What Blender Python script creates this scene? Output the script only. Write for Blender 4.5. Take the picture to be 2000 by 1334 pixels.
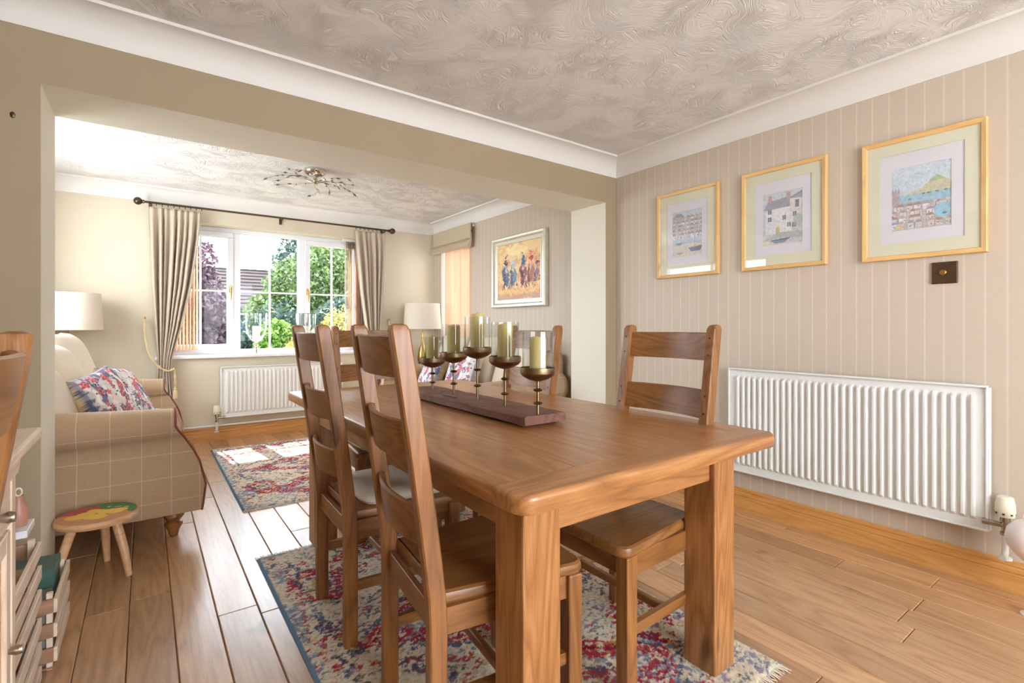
import bpy, bmesh, math, random
import numpy as np
from mathutils import Vector, Matrix, Euler
PI = math.pi
R = math.radians
random.seed(7)
for o in list(bpy.data.objects): bpy.data.objects.remove(o)
S = bpy.context.scene
C = S.collection

# ------------------------------------------------------------------ camera
cam = bpy.data.cameras.new('camera'); camo = bpy.data.objects.new('camera', cam); C.objects.link(camo)
camo.location = (0, 0, 1.12); camo.rotation_euler = (R(90), 0, R(-36.3))
cam.sensor_width = 36; cam.lens = 36*976/2000; cam.shift_y = -29/2000; cam.clip_start = .02; cam.clip_end = 300
S.camera = camo
# ------------------------------------------------------------------ light
W = bpy.data.worlds.new('sky'); S.world = W; W.use_nodes = True
wn = W.node_tree.nodes; wl = W.node_tree.links
bg = wn['Background']; bg.inputs['Color'].default_value = (.80, .90, 1.0, 1); bg.inputs['Strength'].default_value = 9.0
sun = bpy.data.lights.new('sun', 'SUN'); suno = bpy.data.objects.new('sun', sun); C.objects.link(suno)
sun.energy = 18; sun.angle = R(.6); sun.color = (1, .93, .82)
suno.rotation_euler = Vector((.12, -1, -1.5)).to_track_quat('-Z', 'Y').to_euler()
def area(name, loc, d, sx, sy, e, col=(1, 1, 1)):
    l = bpy.data.lights.new(name, 'AREA'); l.shape = 'RECTANGLE'; l.size = sx; l.size_y = sy; l.energy = e; l.color = col
    o = bpy.data.objects.new(name, l); C.objects.link(o); o.location = loc
    o.rotation_euler = Vector(d).to_track_quat('-Z', 'Z').to_euler(); return o
area('rear_window_fill', (1.0, -2.15, 1.35), (0, 1, .05), 2.3, 1.9, 38, (1, .93, .86))  # fill lamp added behind the camera to brighten the near room
area('daylight_left_window', (-1.2, 4.25, 1.6), (1, 0, -.05), 1.7, 1.1, 36, (.93, .97, 1))
S.view_settings.view_transform = 'Standard'; S.view_settings.look = 'None'
S.view_settings.exposure = 0.5; S.view_settings.gamma = 1; S.view_settings.use_curve_mapping = False

# ------------------------------------------------------------------ helpers
def lin(c):
    return tuple(((v/255)/12.92 if v/255 <= .04045 else ((v/255+.055)/1.055)**2.4) for v in c)
class M:
    def __init__(s): s.b = bmesh.new()
    def box(s, x0, x1, y0, y1, z0, z1, bev=0, seg=1, mat=None):
        g = bmesh.ops.create_cube(s.b, size=1)
        T = Matrix.Translation(((x0+x1)/2, (y0+y1)/2, (z0+z1)/2)) @ Matrix.Diagonal((x1-x0, y1-y0, z1-z0, 1))
        vs = g['verts']; bmesh.ops.transform(s.b, matrix=T, verts=vs)
        if bev:
            es = list({e for v in vs for e in v.link_edges})
            r = bmesh.ops.bevel(s.b, geom=es, offset=bev, segments=seg, profile=.5, affect='EDGES')
            vs = r['verts']
        if mat is not None: bmesh.ops.transform(s.b, matrix=mat, verts=list(vs))
        return s
    def rings(s, rings, close=True, cap=True):
        vr = [[s.b.verts.new(p) for p in r] for r in rings]
        n = len(vr[0])
        for a, c in zip(vr[:-1], vr[1:]):
            for i in range(n if close else n-1):
                j = (i+1) % n
                s.b.faces.new((a[i], a[j], c[j], c[i]))
        if cap and close:
            s.b.faces.new(vr[0][::-1]); s.b.faces.new(vr[-1])
        return s
    def lathe(s, prof, seg=24, c=(0, 0, 0), cap=True):
        rs = [[(c[0]+max(r, 1e-4)*math.cos(2*PI*i/seg), c[1]+max(r, 1e-4)*math.sin(2*PI*i/seg), c[2]+z) for i in range(seg)] for r, z in prof]
        return s.rings(rs, True, cap)
    def tube(s, pts, rad, seg=8, cap=True):
        pts = [Vector(p) for p in pts]; rs = []
        n = len(pts); rad = rad if isinstance(rad, (list, tuple)) else [rad]*n
        up = None
        for i, p in enumerate(pts):
            t = (pts[min(i+1, n-1)]-pts[max(i-1, 0)]).normalized()
            if up is None:
                up = Vector((0, 0, 1)) if abs(t.z) < .9 else Vector((1, 0, 0))
            a = t.cross(up).normalized(); up = a.cross(t).normalized()
            rs.append([tuple(p+(a*math.cos(2*PI*k/seg)+up*math.sin(2*PI*k/seg))*rad[i]) for k in range(seg)])
        return s.rings(rs, True, cap)
    def prism(s, poly, axis, a, b):
        def P(q, t):
            if axis == 'x': return (t, q[0], q[1])
            if axis == 'y': return (q[0], t, q[1])
            return (q[0], q[1], t)
        return s.rings([[P(q, a) for q in poly], [P(q, b) for q in poly]])
    def ball(s, c, r, sx=1, sy=1, sz=1, seg=16):
        bmesh.ops.create_uvsphere(s.b, u_segments=seg, v_segments=seg//2+2, radius=r, matrix=Matrix.Translation(c) @ Matrix.Diagonal((sx, sy, sz, 1)))
        return s
def mesh_of(m, smooth=None, name='mesh'):
    if isinstance(m, bpy.types.Mesh): return m
    bmesh.ops.recalc_face_normals(m.b, faces=m.b.faces)
    me = bpy.data.meshes.new(name); m.b.to_mesh(me); m.b.free()
    if smooth:
        me.polygons.foreach_set('use_smooth', [True]*len(me.polygons))
        try: me.set_sharp_from_angle(angle=R(smooth))
        except Exception: pass
    return me
def obj(name, m, mat, parent=None, smooth=None, loc=None, rot=None):
    me = mesh_of(m, smooth, name)
    if mat is not None and not me.materials: me.materials.append(mat)
    o = bpy.data.objects.new(name, me); C.objects.link(o)
    if parent: o.parent = parent
    if loc: o.location = loc
    if rot: o.rotation_euler = rot
    return o
def tag(o, label=None, cat=None, group=None, kind=None):
    if label: o['label'] = label
    if cat: o['category'] = cat
    if group: o['group'] = group
    if kind: o['kind'] = kind
    return o
def thing(name, label, cat, loc=(0, 0, 0), rz=0, group=None):
    o = bpy.data.objects.new(name, None); C.objects.link(o); o.empty_display_size = .05
    o.location = loc; o.rotation_euler = (0, 0, rz)
    return tag(o, label, cat, group)
def struct(name, m, mat, parent=None, smooth=None):
    o = obj(name, m, mat, parent, smooth)
    if not parent: o['kind'] = 'structure'
    return o
def copy_tree(o, parent=None):
    c = o.copy(); C.objects.link(c); c.parent = parent
    for ch in list(o.children): copy_tree(ch, c)
    return c

# ------------------------------------------------------------------ materials
class N:
    def __init__(s, name):
        s.m = bpy.data.materials.new(name); s.m.use_nodes = True
        s.t = s.m.node_tree; s.p = s.t.nodes['Principled BSDF']; s.out = s.t.nodes['Material Output']
    def n(s, typ, ins=None, **kw):
        x = s.t.nodes.new(typ)
        for k, v in kw.items(): setattr(x, k, v)
        for k, v in (ins or {}).items():
            if isinstance(v, bpy.types.NodeSocket): s.t.links.new(v, x.inputs[k])
            else: x.inputs[k].default_value = v
        return x
    def L(s, a, b): s.t.links.new(a, b)
    def math(s, op, a, b=0.0, c=None):
        d = {0: a, 1: b}
        if c is not None: d[2] = c
        return s.n('ShaderNodeMath', d, operation=op).outputs[0]
    def mix(s, f, a, b):
        x = s.t.nodes.new('ShaderNodeMix'); x.data_type = 'RGBA'
        for i, v in ((0, f), (6, a), (7, b)):
            if isinstance(v, bpy.types.NodeSocket): s.t.links.new(v, x.inputs[i])
            else: x.inputs[i].default_value = v if i == 0 else (*v[:3], 1)
        return x.outputs[2]
    def ramp(s, f, stops):
        x = s.t.nodes.new('ShaderNodeValToRGB'); s.t.links.new(f, x.inputs[0])
        e = x.color_ramp.elements
        while len(e) < len(stops): e.new(.5)
        for q, (p, c) in zip(e, stops):
            q.position = p; q.color = (*c, 1) if len(c) == 3 else c
        return x.outputs[0]
    def bump(s, h, st=.3, dist=.002):
        b = s.n('ShaderNodeBump', {'Height': h, 'Strength': st, 'Distance': dist}); s.L(b.outputs[0], s.p.inputs['Normal'])
    def noise(s, vec, scale, det=3, dist=0, rough=.5):
        return s.n('ShaderNodeTexNoise', {'Vector': vec, 'Scale': scale, 'Detail': det, 'Distortion': dist, 'Roughness': rough}).outputs[0]
    def coord(s): return s.n('ShaderNodeTexCoord').outputs['Object']
    def map(s, v, sc=(1, 1, 1)): return s.n('ShaderNodeMapping', {'Vector': v, 'Scale': sc}).outputs[0]
def plain(name, rgb, rough=.5, metal=0, spec=.5, **kw):
    k = N(name); k.p.inputs['Base Color'].default_value = (*lin(rgb), 1)
    k.p.inputs['Roughness'].default_value = rough; k.p.inputs['Metallic'].default_value = metal
    k.p.inputs['Specular IOR Level'].default_value = spec
    for a, v in kw.items(): k.p.inputs[a.replace('_', ' ')].default_value = v
    return k.m
def mottled(name, c1, c2, scale=30, rough=.7, bump=.2, metal=0, dist=.002):
    k = N(name); v = k.coord(); f = k.noise(v, scale, 4)
    k.L(k.mix(f, lin(c1), lin(c2)), k.p.inputs['Base Color']); k.p.inputs['Roughness'].default_value = rough
    k.p.inputs['Metallic'].default_value = metal
    if bump: k.bump(k.noise(v, scale*3, 4), bump, dist)
    return k.m
def wood(name, dark, mid, light, axis='x', rough=.35, bump=.25, tint=.25, ring=7, coat=0, spec=.5):
    k = N(name); oi = k.n('ShaderNodeObjectInfo').outputs['Random']
    off = k.n('ShaderNodeCombineXYZ', {0: k.math('MULTIPLY', oi, 37.1), 1: k.math('MULTIPLY', oi, 17.3), 2: k.math('MULTIPLY', oi, 51.7)}).outputs[0]
    v = k.n('ShaderNodeVectorMath', {0: k.coord(), 1: off}, operation='ADD').outputs[0]
    sc = {'x': (.11, 1, 1), 'y': (1, .11, 1), 'z': (1, 1, .11)}[axis]; v = k.map(v, sc)
    f = k.noise(k.map(v, {'x': (.6, 1, 1), 'y': (1, .6, 1), 'z': (1, 1, .6)}[axis]), 170, 3, 0, .55)
    big = k.noise(v, 5.5, 2, .6)
    rings = k.math('PINGPONG', k.math('MULTIPLY', big, ring*2), .5)
    rg = k.math('POWER', k.math('MULTIPLY', rings, 2), .6)
    patch = k.noise(v, 2.2, 2)
    base = k.ramp(k.math('ADD', k.math('MULTIPLY', rg, .26), k.math('ADD', k.math('MULTIPLY', f, .42), k.math('MULTIPLY', k.noise(v, 30, 3), .22))), [(.15, lin(dark)), (.5, lin(mid)), (.85, lin(light))])
    kn = k.noise(k.map(v, tuple(1 if q == 1 else 4 for q in sc)), 9, 1)
    knot = k.n('ShaderNodeMapRange', {0: kn, 1: .74, 2: .80, 3: 0, 4: .75}).outputs[0]
    base = k.mix(knot, base, tuple(q*.35 for q in lin(dark)))
    hv = k.n('ShaderNodeHueSaturation', {'Color': base, 'Value': k.math('ADD', 1-tint/2-.1, k.math('ADD', k.math('MULTIPLY', oi, tint), k.math('MULTIPLY', patch, .2)))}).outputs[0]
    k.L(hv, k.p.inputs['Base Color'])
    k.L(k.math('ADD', rough-.03, k.math('MULTIPLY', f, .06)), k.p.inputs['Roughness'])
    k.p.inputs['Specular IOR Level'].default_value = spec
    if coat: k.p.inputs['Coat Weight'].default_value = coat; k.p.inputs['Coat Roughness'].default_value = .18
    k.bump(k.math('ADD', f, k.math('MULTIPLY', k.noise(v, 14, 2), 1.2)), bump, .0015)
    return k.m
OAK = {a: wood('table_oak_'+a, (108, 66, 32), (158, 106, 60), (194, 146, 94), a,   .33, .22, .12, coat=.25) for a in 'xyz'}
CH = {a: wood('chair_oak_'+a, (88, 54, 26), (140, 92, 48), (168, 118, 70), a, .36, .3, .14) for a in 'xyz'}
FLO = wood('floor_oak', (146, 104, 68), (186, 143, 102), (206, 168, 128), 'y', .31, .18, .44, 6, spec=.8, coat=.2)
SKX = wood('pine_skirting_x', (180, 124, 66), (208, 152, 88), (222, 172, 108), 'x', .35, .1, .05)
SKY_ = wood('pine_skirting_y', (180, 124, 66), (208, 152, 88), (222, 172, 108), 'y', .35, .1, .05)
PALE = {a: wood('pale_pine_'+a, (196, 168, 140), (222, 200, 176), (238, 222, 200), a, .5, .15, .08) for a in 'xyz'}
DARKBOARD = wood('weathered_board', (70, 42, 34), (112, 72, 58), (140, 100, 84), 'y', .6, .6, .1)
FRAMEW = {a: wood('frame_beech_'+a, (206, 160, 98), (222, 180, 118), (234, 196, 140), a, .4, .1, .04) for a in 'yz'}
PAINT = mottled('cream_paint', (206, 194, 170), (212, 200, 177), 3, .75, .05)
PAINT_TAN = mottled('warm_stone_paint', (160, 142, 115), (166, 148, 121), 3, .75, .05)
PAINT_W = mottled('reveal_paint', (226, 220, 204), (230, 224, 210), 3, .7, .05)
COVE = plain('white_cornice_paint', (226, 222, 216), .6)
UPVC = plain('white_upvc', (228, 230, 234), .3)
ENAM = plain('white_radiator_enamel', (228, 228, 224), .35)
def wallpaper():
    k = N('striped_wallpaper'); v = k.coord(); sp = k.n('ShaderNodeSeparateXYZ', {0: v})
    y = sp.outputs[1]; w = k.math('FRACT', k.math('DIVIDE', k.math('ADD', y, 10), .07))
    line = k.math('LESS_THAN', k.math('ABSOLUTE', k.math('SUBTRACT', w, .5)), .05)
    fib = k.noise(k.map(v, (1, 6, 90)), 6, 4, 0, .7); fib2 = k.noise(k.map(v, (1, 120, 5)), 5, 3)
    base = k.mix(fib, lin((186, 170, 152)), lin((208, 194, 176)))
    line = k.math('MULTIPLY', line, k.math('ADD', .05, k.math('MULTIPLY', fib2, .6)))
    k.L(k.mix(line, base, lin((228, 218, 204))), k.p.inputs['Base Color'])
    k.L(k.math('SUBTRACT', .55, k.math('MULTIPLY', line, .2)), k.p.inputs['Roughness'])
    k.bump(k.math('ADD', fib, line), .15, .0006); return k.m
WPAPER = wallpaper()
def artex():
    k = N('textured_ceiling_plaster'); v = k.coord()
    wv = k.n('ShaderNodeVectorMath', {0: v, 1: k.n('ShaderNodeVectorMath', {0: k.n('ShaderNodeTexNoise', {'Vector': v, 'Scale': 2.4, 'Detail': 2}).outputs[1], 1: (1.3, 1.3, 0)}, operation='MULTIPLY').outputs[0]}, operation='ADD').outputs[0]
    a = k.n('ShaderNodeTexNoise', {'Vector': k.map(wv, (1, 3.2, 1)), 'Scale': 9, 'Detail': 4, 'Distortion': 1.6, 'Roughness': .6}).outputs[0]
    ridge = k.math('SUBTRACT', 1, k.math('MULTIPLY', k.math('ABSOLUTE', k.math('SUBTRACT', a, .5)), 7))
    ridge = k.math('MAXIMUM', ridge, 0)
    mask = k.n('ShaderNodeMapRange', {0: k.noise(v, 5, 2), 1: .42, 2: .62, 3: .15, 4: 1}).outputs[0]
    k.p.inputs['Base Color'].default_value = (*lin((234, 229, 223)), 1); k.p.inputs['Roughness'].default_value = .7
    k.bump(k.math('MULTIPLY', k.math('POWER', ridge, 2), mask), .65, .014); return k.m
ARTEX = artex()
def glassm(name, tint=(1, 1, 1), r=.02, mixmin=.0, base=.04):
    k = N(name); k.t.nodes.remove(k.p)
    tr = k.n('ShaderNodeBsdfTransparent', {'Color': (*tint, 1)}); gl = k.n('ShaderNodeBsdfGlossy', {'Roughness': r})
    fr = k.math('ADD', base, k.math('MULTIPLY', .6, k.math('POWER', k.n('ShaderNodeLayerWeight', {0: .5}).outputs['Facing'], 4)))
    mx = k.n('ShaderNodeMixShader', {0: k.math('ADD', fr, mixmin), 1: tr.outputs[0], 2: gl.outputs[0]})
    k.L(mx.outputs[0], k.out.inputs[0]); return k.m
PANE = glassm('window_pane_glass', base=.008); HGLASS = glassm('clear_vase_glass', (.96, .98, .97), .03, .015); PGLASS = glassm('picture_glass', (1, 1, 1), .02)
CHROME = plain('brushed_nickel', (170, 162, 150), .25, 1)
STEEL = plain('polished_chrome', (210, 205, 195), .12, 1)
PEWTER = plain('dark_bronze', (92, 78, 66), .35, 1)
ANT = mottled('antique_brass', (120, 98, 72), (158, 136, 106), 40, .35, .2, 1)
BRASS = plain('brass', (190, 150, 80), .3, 1)
WAX = plain('ivory_wax', (196, 176, 112), .5, Subsurface_Weight=.25, Subsurface_Scale=.02)
WAXW = plain('white_wax', (240, 236, 220), .5)
LINEN = mottled('cream_linen', (182, 166, 146), (196, 181, 161), 60, .9, .25)
CUSHC = mottled('cream_cushion_cotton', (214, 200, 180), (224, 212, 194), 50, .9, .25)
PAD = mottled('cream_seat_pad_cotton', (216, 206, 190), (228, 218, 204), 50, .9, .2)
def trans(name, rgb, amt=.35):
    k = N(name); k.p.inputs['Base Color'].default_value = (*lin(rgb), 1); k.p.inputs['Roughness'].default_value = .9
    tl = k.n('ShaderNodeBsdfTranslucent', {'Color': (*lin(rgb), 1)})
    mx = k.n('ShaderNodeMixShader', {0: amt, 1: k.p.outputs[0], 2: tl.outputs[0]}); k.L(mx.outputs[0], k.out.inputs[0]); return k.m
SHADE = trans('cream_lampshade_fabric', (238, 228, 212), .25)
LOUV = trans('peach_blind_fabric', (232, 206, 182), .4)
ROMAN = trans('cream_roman_blind_fabric', (206, 190, 162), .15)
def checks():
    k = N('windowpane_check_wool'); v = k.coord(); sp = k.n('ShaderNodeSeparateXYZ', {0: v})
    nn = k.n('ShaderNodeSeparateXYZ', {0: k.n('ShaderNodeTexCoord').outputs['Normal']})
    tot = None
    for i, (p, o) in enumerate(((.125, .03), (.125, .02), (.118, .05))):
        f = k.math('FRACT', k.math('DIVIDE', k.math('ADD', sp.outputs[i], 10+o), p))
        l = k.math('LESS_THAN', f, .022)
        l = k.math('MULTIPLY', l, k.math('LESS_THAN', k.math('ABSOLUTE', nn.outputs[i]), .75))
        tot = l if tot is None else k.math('MAXIMUM', tot, l)
    base = k.mix(k.noise(v, 220, 2), lin((158, 128, 98)), lin((190, 162, 130)))
    k.L(k.mix(k.math('MULTIPLY', tot, .5), base, lin((226, 208, 184))), k.p.inputs['Base Color']); k.p.inputs['Roughness'].default_value = .95
    k.p.inputs['Sheen Weight'].default_value = .2
    k.bump(k.noise(v, 400, 2), .3, .001); return k.m
CHECK = checks()
PIPE = plain('dark_red_piping', (126, 66, 52), .8)
def vcol(name, rough=.8, bump=None, spec=.3):
    k = N(name); a = k.n('ShaderNodeAttribute', attribute_name='col')
    k.L(a.outputs['Color'], k.p.inputs['Base Color']); k.p.inputs['Roughness'].default_value = rough; k.p.inputs['Specular IOR Level'].default_value = spec
    if bump: k.bump(k.noise(k.coord(), bump[0], 4, 0, .7), bump[1], bump[2])
    return k.m
VRUG = vcol('rug_wool', .95, (260, .9, .006), .1); VPRINT = vcol('printed_paper', .6); VPAINT = vcol('oil_paint', .45, (90, .3, .002))
VFLOR = vcol('floral_linen_print', .9, (300, .3, .001)); VSTOOL = vcol('painted_stool_top', .35)

# numpy value noise
def vnoise(shape, cells, seed):
    rs = np.random.RandomState(seed); g = rs.rand(int(cells[0])+3, int(cells[1])+3)
    yy = np.linspace(0, cells[0], shape[0]); xx = np.linspace(0, cells[1], shape[1])
    y0 = yy.astype(int); x0 = xx.astype(int); fy = yy-y0; fx = xx-x0
    fy = (fy*fy*(3-2*fy))[:, None]; fx = (fx*fx*(3-2*fx))[None]
    a = g[y0][:, x0]; b = g[y0][:, x0+1]; c = g[y0+1][:, x0]; d = g[y0+1][:, x0+1]
    return (a*(1-fx)+b*fx)*(1-fy)+(c*(1-fx)+d*fx)*fy
def fbm(shape, cells, seed, o=4):
    t = 0; w = 1; s = 0
    for i in range(o): t = t+w*vnoise(shape, (cells[0]*2**i, cells[1]*2**i), seed+i*11); s += w; w *= .55
    return t/s
def grid_mesh(name, P, col, mat, parent=None, smooth=True):
    """P: (ny,nx,3) positions, col: (ny,nx,3) linear colours"""
    ny, nx = P.shape[:2]; me = bpy.data.meshes.new(name)
    idx = np.arange(ny*nx).reshape(ny, nx)
    f = np.stack([idx[:-1, :-1], idx[:-1, 1:], idx[1:, 1:], idx[1:, :-1]], -1).reshape(-1, 4)
    me.vertices.add(ny*nx); me.vertices.foreach_set('co', P.reshape(-1).astype(np.float32))
    me.loops.add(f.size); me.loops.foreach_set('vertex_index', f.reshape(-1).astype(np.int32))
    me.polygons.add(len(f)); me.polygons.foreach_set('loop_start', np.arange(0, f.size, 4, dtype=np.int32))
    me.polygons.foreach_set('use_smooth', np.full(len(f), smooth))
    me.update(calc_edges=True); me.validate()
    if col is not None:
        a = me.color_attributes.new('col', 'FLOAT_COLOR', 'POINT')
        c = np.ones((ny*nx, 4), np.float32); c[:, :3] = col.reshape(-1, 3); a.data.foreach_set('color', c.reshape(-1))
    me.materials.append(mat); o = bpy.data.objects.new(name, me); C.objects.link(o)
    if parent: o.parent = parent
    return o

# ------------------------------------------------------------------ room shell
XR = 2.955; YW = 2.656; YB = 3.04; YF = 5.69; XL = -.78; XLF = -.86; ZC = 2.4; YREAR = -2.0
OX0, OX1, OZ = -.327, 2.84, 2.07
f = M(); f.box(XL-.3, XR+.3, YREAR-.1, YF+.3, -.2, -.019); floor = struct('floor', f, plain('dark_subfloor', (60, 40, 24), .9))
c = M(); c.box(XL-.3, XR+.3, YREAR-.1, YW+.2, ZC, ZC+.2); struct('ceiling', c, ARTEX)
c = M(); c.box(XL-.3, XR+.3, YW+.2, YF+.35, ZC, ZC+.2); struct('ceiling', c, ARTEX)
# opening wall
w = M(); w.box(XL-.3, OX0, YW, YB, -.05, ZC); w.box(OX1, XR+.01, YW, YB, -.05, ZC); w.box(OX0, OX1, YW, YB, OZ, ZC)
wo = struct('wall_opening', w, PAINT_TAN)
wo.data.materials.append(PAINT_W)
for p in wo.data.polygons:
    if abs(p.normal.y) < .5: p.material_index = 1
# right wall with window hole
WY0, WY1, WZ0, WZ1 = 4.80, 5.50, .95, 2.12
w = M()
for a in ((YREAR-.1, WY0, -.05, ZC), (WY1, YF+.35, -.05, ZC), (WY0, WY1, -.05, WZ0), (WY0, WY1, WZ1, ZC)): w.box(XR, XR+.28, *a)
struct('wall_right', w, WPAPER)
# far wall with window hole
FX0, FX1, FZ0, FZ1 = .12, 2.09, .84, 2.13
w = M()
for a in ((XLF-.3, FX0, -.05, ZC), (FX1, XR, -.05, ZC), (FX0, FX1, -.05, FZ0), (FX0, FX1, FZ1, ZC)): w.box(a[0], a[1], YF, YF+.30, a[2], a[3])
struct('wall_far', w, PAINT)
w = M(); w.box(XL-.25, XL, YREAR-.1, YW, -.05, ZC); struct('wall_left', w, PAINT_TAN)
w = M()
for a in ((YB, 3.4, -.05, ZC), (5.1, YF, -.05, ZC), (3.4, 5.1, -.05, 1.1), (3.4, 5.1, 2.1, ZC)): w.box(XLF-.25, XLF, *a)
struct('wall_left', w, PAINT)
w = M()
for a in ((XL, 0, -.05, ZC), (2.2, XR, -.05, ZC), (0, 2.2, -.05, .45), (0, 2.2, 2.2, ZC)): w.box(a[0], a[1], YREAR-.1, YREAR, a[2], a[3])
struct('wall_rear', w, PAINT)
# skirting
def skirt(name, p0, p1, d, mat):
    prof = [(0, 0), (.022, 0), (.022, .078), (.015, .082), (.019, .087), (.019, .103), (.009, .108), (.012, .114), (.011, .128), (.007, .132), (0, .132)]
    m = M(); m.rings([[(p[0]+d[0]*a, p[1]+d[1]*a, z) for a, z in prof] for p in (p0, p1)])
    return struct(name, m, mat)
skirt('baseboard_right', (XR, YREAR), (XR, YW), (-1, 0), SKY_)
skirt('baseboard_right', (XR, YB), (XR, YF), (-1, 0), SKY_)
skirt('baseboard_far', (XLF, YF), (XR, YF), (0, -1), SKX)
skirt('baseboard_left', (XLF, YB), (XLF, YF), (1, 0), SKY_)
skirt('baseboard_opening', (XL, YW), (OX0, YW), (0, -1), SKX)
skirt('baseboard_opening', (OX1, YW), (XR, YW), (0, -1), SKX)
def cove(n, p0, p1, d):
    prof = [(0, 2.272), (.006, 2.272)]+[(.112-.104*math.cos(t), 2.282+.104*math.sin(t)) for t in np.linspace(0, PI/2, 9)]+[(.118, 2.386), (.118, 2.4), (0, 2.4)]
    m = M(); m.rings([[(p[0]+d[0]*a, p[1]+d[1]*a, z) for a, z in prof] for p in (p0, p1)])
    return struct('trim_%d' % n, m, COVE, smooth=30)
cove(1, (XL, YW), (XR, YW), (0, -1)); cove(2, (XR, YREAR), (XR, YW), (-1, 0)); cove(3, (XL, YREAR), (XL, YW), (1, 0)); cove(9, (XL, YREAR), (XR, YREAR), (0, 1))
cove(4, (XLF, YF), (XR, YF), (0, -1)); cove(5, (XR, YB), (XR, YF), (-1, 0)); cove(6, (XLF, YB), (XLF, YF), (1, 0)); cove(7, (XLF, YB), (XR, YB), (0, 1))
# floor planks (parts of the floor)
pw = .1385; row = 0; x = XLF-.02
rnd = random.Random(3); npl = 0
while x < XR:
    y = YREAR+rnd.uniform(-1.0, 0)
    while y < YF:
        L = rnd.choice([.9, 1.1, 1.3, 1.5, 1.75])*rnd.uniform(.85, 1.15); y1 = y+L
        a, b = max(y, YREAR), min(y1, YF)
        # skip the parts that lie wholly under the opening wall or behind the camera's room
        if b-a > .03:
            m = M(); m.box(0, pw-.002, 0, b-a-.002, -.019, rnd.uniform(-.0008, 0), .003, 1)
            o = obj('floor_plank', m, FLO, floor); o.location = (x, a, 0); npl += 1
        y = y1
    x += pw

# ------------------------------------------------------------------ windows
def window(name, x0, x1, z0, z1, y, panes, kind):
    """panes: list of (x0,x1,sash?) bays; frame depth along y"""
    fr = M(); d0, d1 = y, y+.07; t = .045
    fr.box(x0, x1, d0, d1, z0, z0+t, .004); fr.box(x0, x1, d0, d1, z1-t, z1, .004)
    fr.box(x0, x0+t, d0, d1, z0+t, z1-t, .004); fr.box(x1-t, x1, d0, d1, z0+t, z1-t, .004)
    root = struct(name, fr, UPVC)
    for i, (a, b, sash) in enumerate(panes):
        if i:
            m = M(); m.box(panes[i-1][1], a, d0, d1, z0+t, z1-t, .004); obj('mullion', m, UPVC, root)
        ga, gb, g0, g1 = a, b, z0+t, z1-t
        if sash:
            s = .055; m = M(); e0, e1 = d0-.018, d1-.015
            m.box(a, b, e0, e1, g0, g0+s, .006, 2); m.box(a, b, e0, e1, g1-s, g1, .006, 2)
            m.box(a, a+s, e0, e1, g0+s, g1-s, .006, 2); m.box(b-s, b, e0, e1, g0+s, g1-s, .006, 2)
            obj('sash', m, UPVC, root)
            ga, gb, g0, g1 = a+s, b-s, g0+s, g1-s
            hx = b-s/2 if sash == 'r' else a+s/2; zc = (g0+g1)/2+.02
            h = M(); h.box(hx-.012, hx+.012, e0-.012, e0, zc-.035, zc+.035, .004); h.tube([(hx, e0-.008, zc+.01), (hx, e0-.04, zc+.01), (hx, e0-.045, zc-.01), (hx, e0-.045, zc-.115)], [.006, .007, .008, .006])
            hd = obj('handle', h, BRASS, root, 40); hd['label'] = 'brass window handle'
        m = M(); yc = (d0+d1)/2; cx = (ga+gb)/2; cz = (g0+g1)/2
        m.box(cx-.009, cx+.009, yc-.012, yc+.012, g0, g1); m.box(ga, gb, yc-.0115, yc+.0115, cz-.009, cz+.009)
        obj('glazing_bar', m, UPVC, root)
        m = M(); m.box(ga, gb, yc-.002, yc+.002, g0, g1); obj('pane', m, PANE, root)
    return root
w1 = window('window_1', FX0, FX1, FZ0, FZ1, 5.86, [(.165, .735, 'r'), (.80, 1.37, None), (1.435, 2.045, 'l')], 0)
m = M(); m.box(FX0-.05, FX1+.05, YF-.045, 5.86, FZ0-.028, FZ0+.002, .008, 3); obj('window_sill', m, UPVC, w1)
# side window (right far wall) : frame in the reveal
m = M(); xw = XR+.16
for a in ((WY0, WY1, WZ0, WZ0+.05), (WY0, WY1, WZ1-.05, WZ1), (WY0, WY0+.05, WZ0, WZ1), (WY1-.05, WY1, WZ0, WZ1)): m.box(xw, xw+.06, *a, .004)
w2 = struct('window_2', m, UPVC)
m = M(); m.box(xw+.028, xw+.032, WY0+.05, WY1-.05, WZ0+.05, WZ1-.05); obj('pane', m, PANE, w2)
m = M(); m.box(XR-.03, xw, WY0-.03, WY1+.03, WZ0-.025, WZ0); obj('window_sill', m, UPVC, w2)
# left window of the far room, out of view: real frame in its hole
m = M()
for a in ((3.4, 5.1, 1.1, 1.15), (3.4, 5.1, 2.05, 2.1), (3.4, 3.45, 1.1, 2.1), (5.05, 5.1, 1.1, 2.1), (4.23, 4.28, 1.1, 2.1)): m.box(XLF-.16, XLF-.1, *a)
w3 = struct('window_3', m, UPVC)
m = M(); m.box(XLF-.132, XLF-.128, 3.44, 5.06, 1.14, 2.06); obj('pane', m, PANE, w3)
m = M()
for a in ((0, 2.2, .45, .5), (0, 2.2, 2.15, 2.2), (0, .05, .45, 2.2), (2.15, 2.2, .45, 2.2), (1.075, 1.125, .45, 2.2)): m.box(a[0], a[1], YREAR-.08, YREAR-.03, a[2], a[3])
w4 = struct('added_rear_window', m, UPVC)  # unseen window added in the rear wall to let light into the near room
m = M(); m.box(.04, 2.16, YREAR-.056, YREAR-.054, .49, 2.16); obj('pane', m, PANE, w4)

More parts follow.
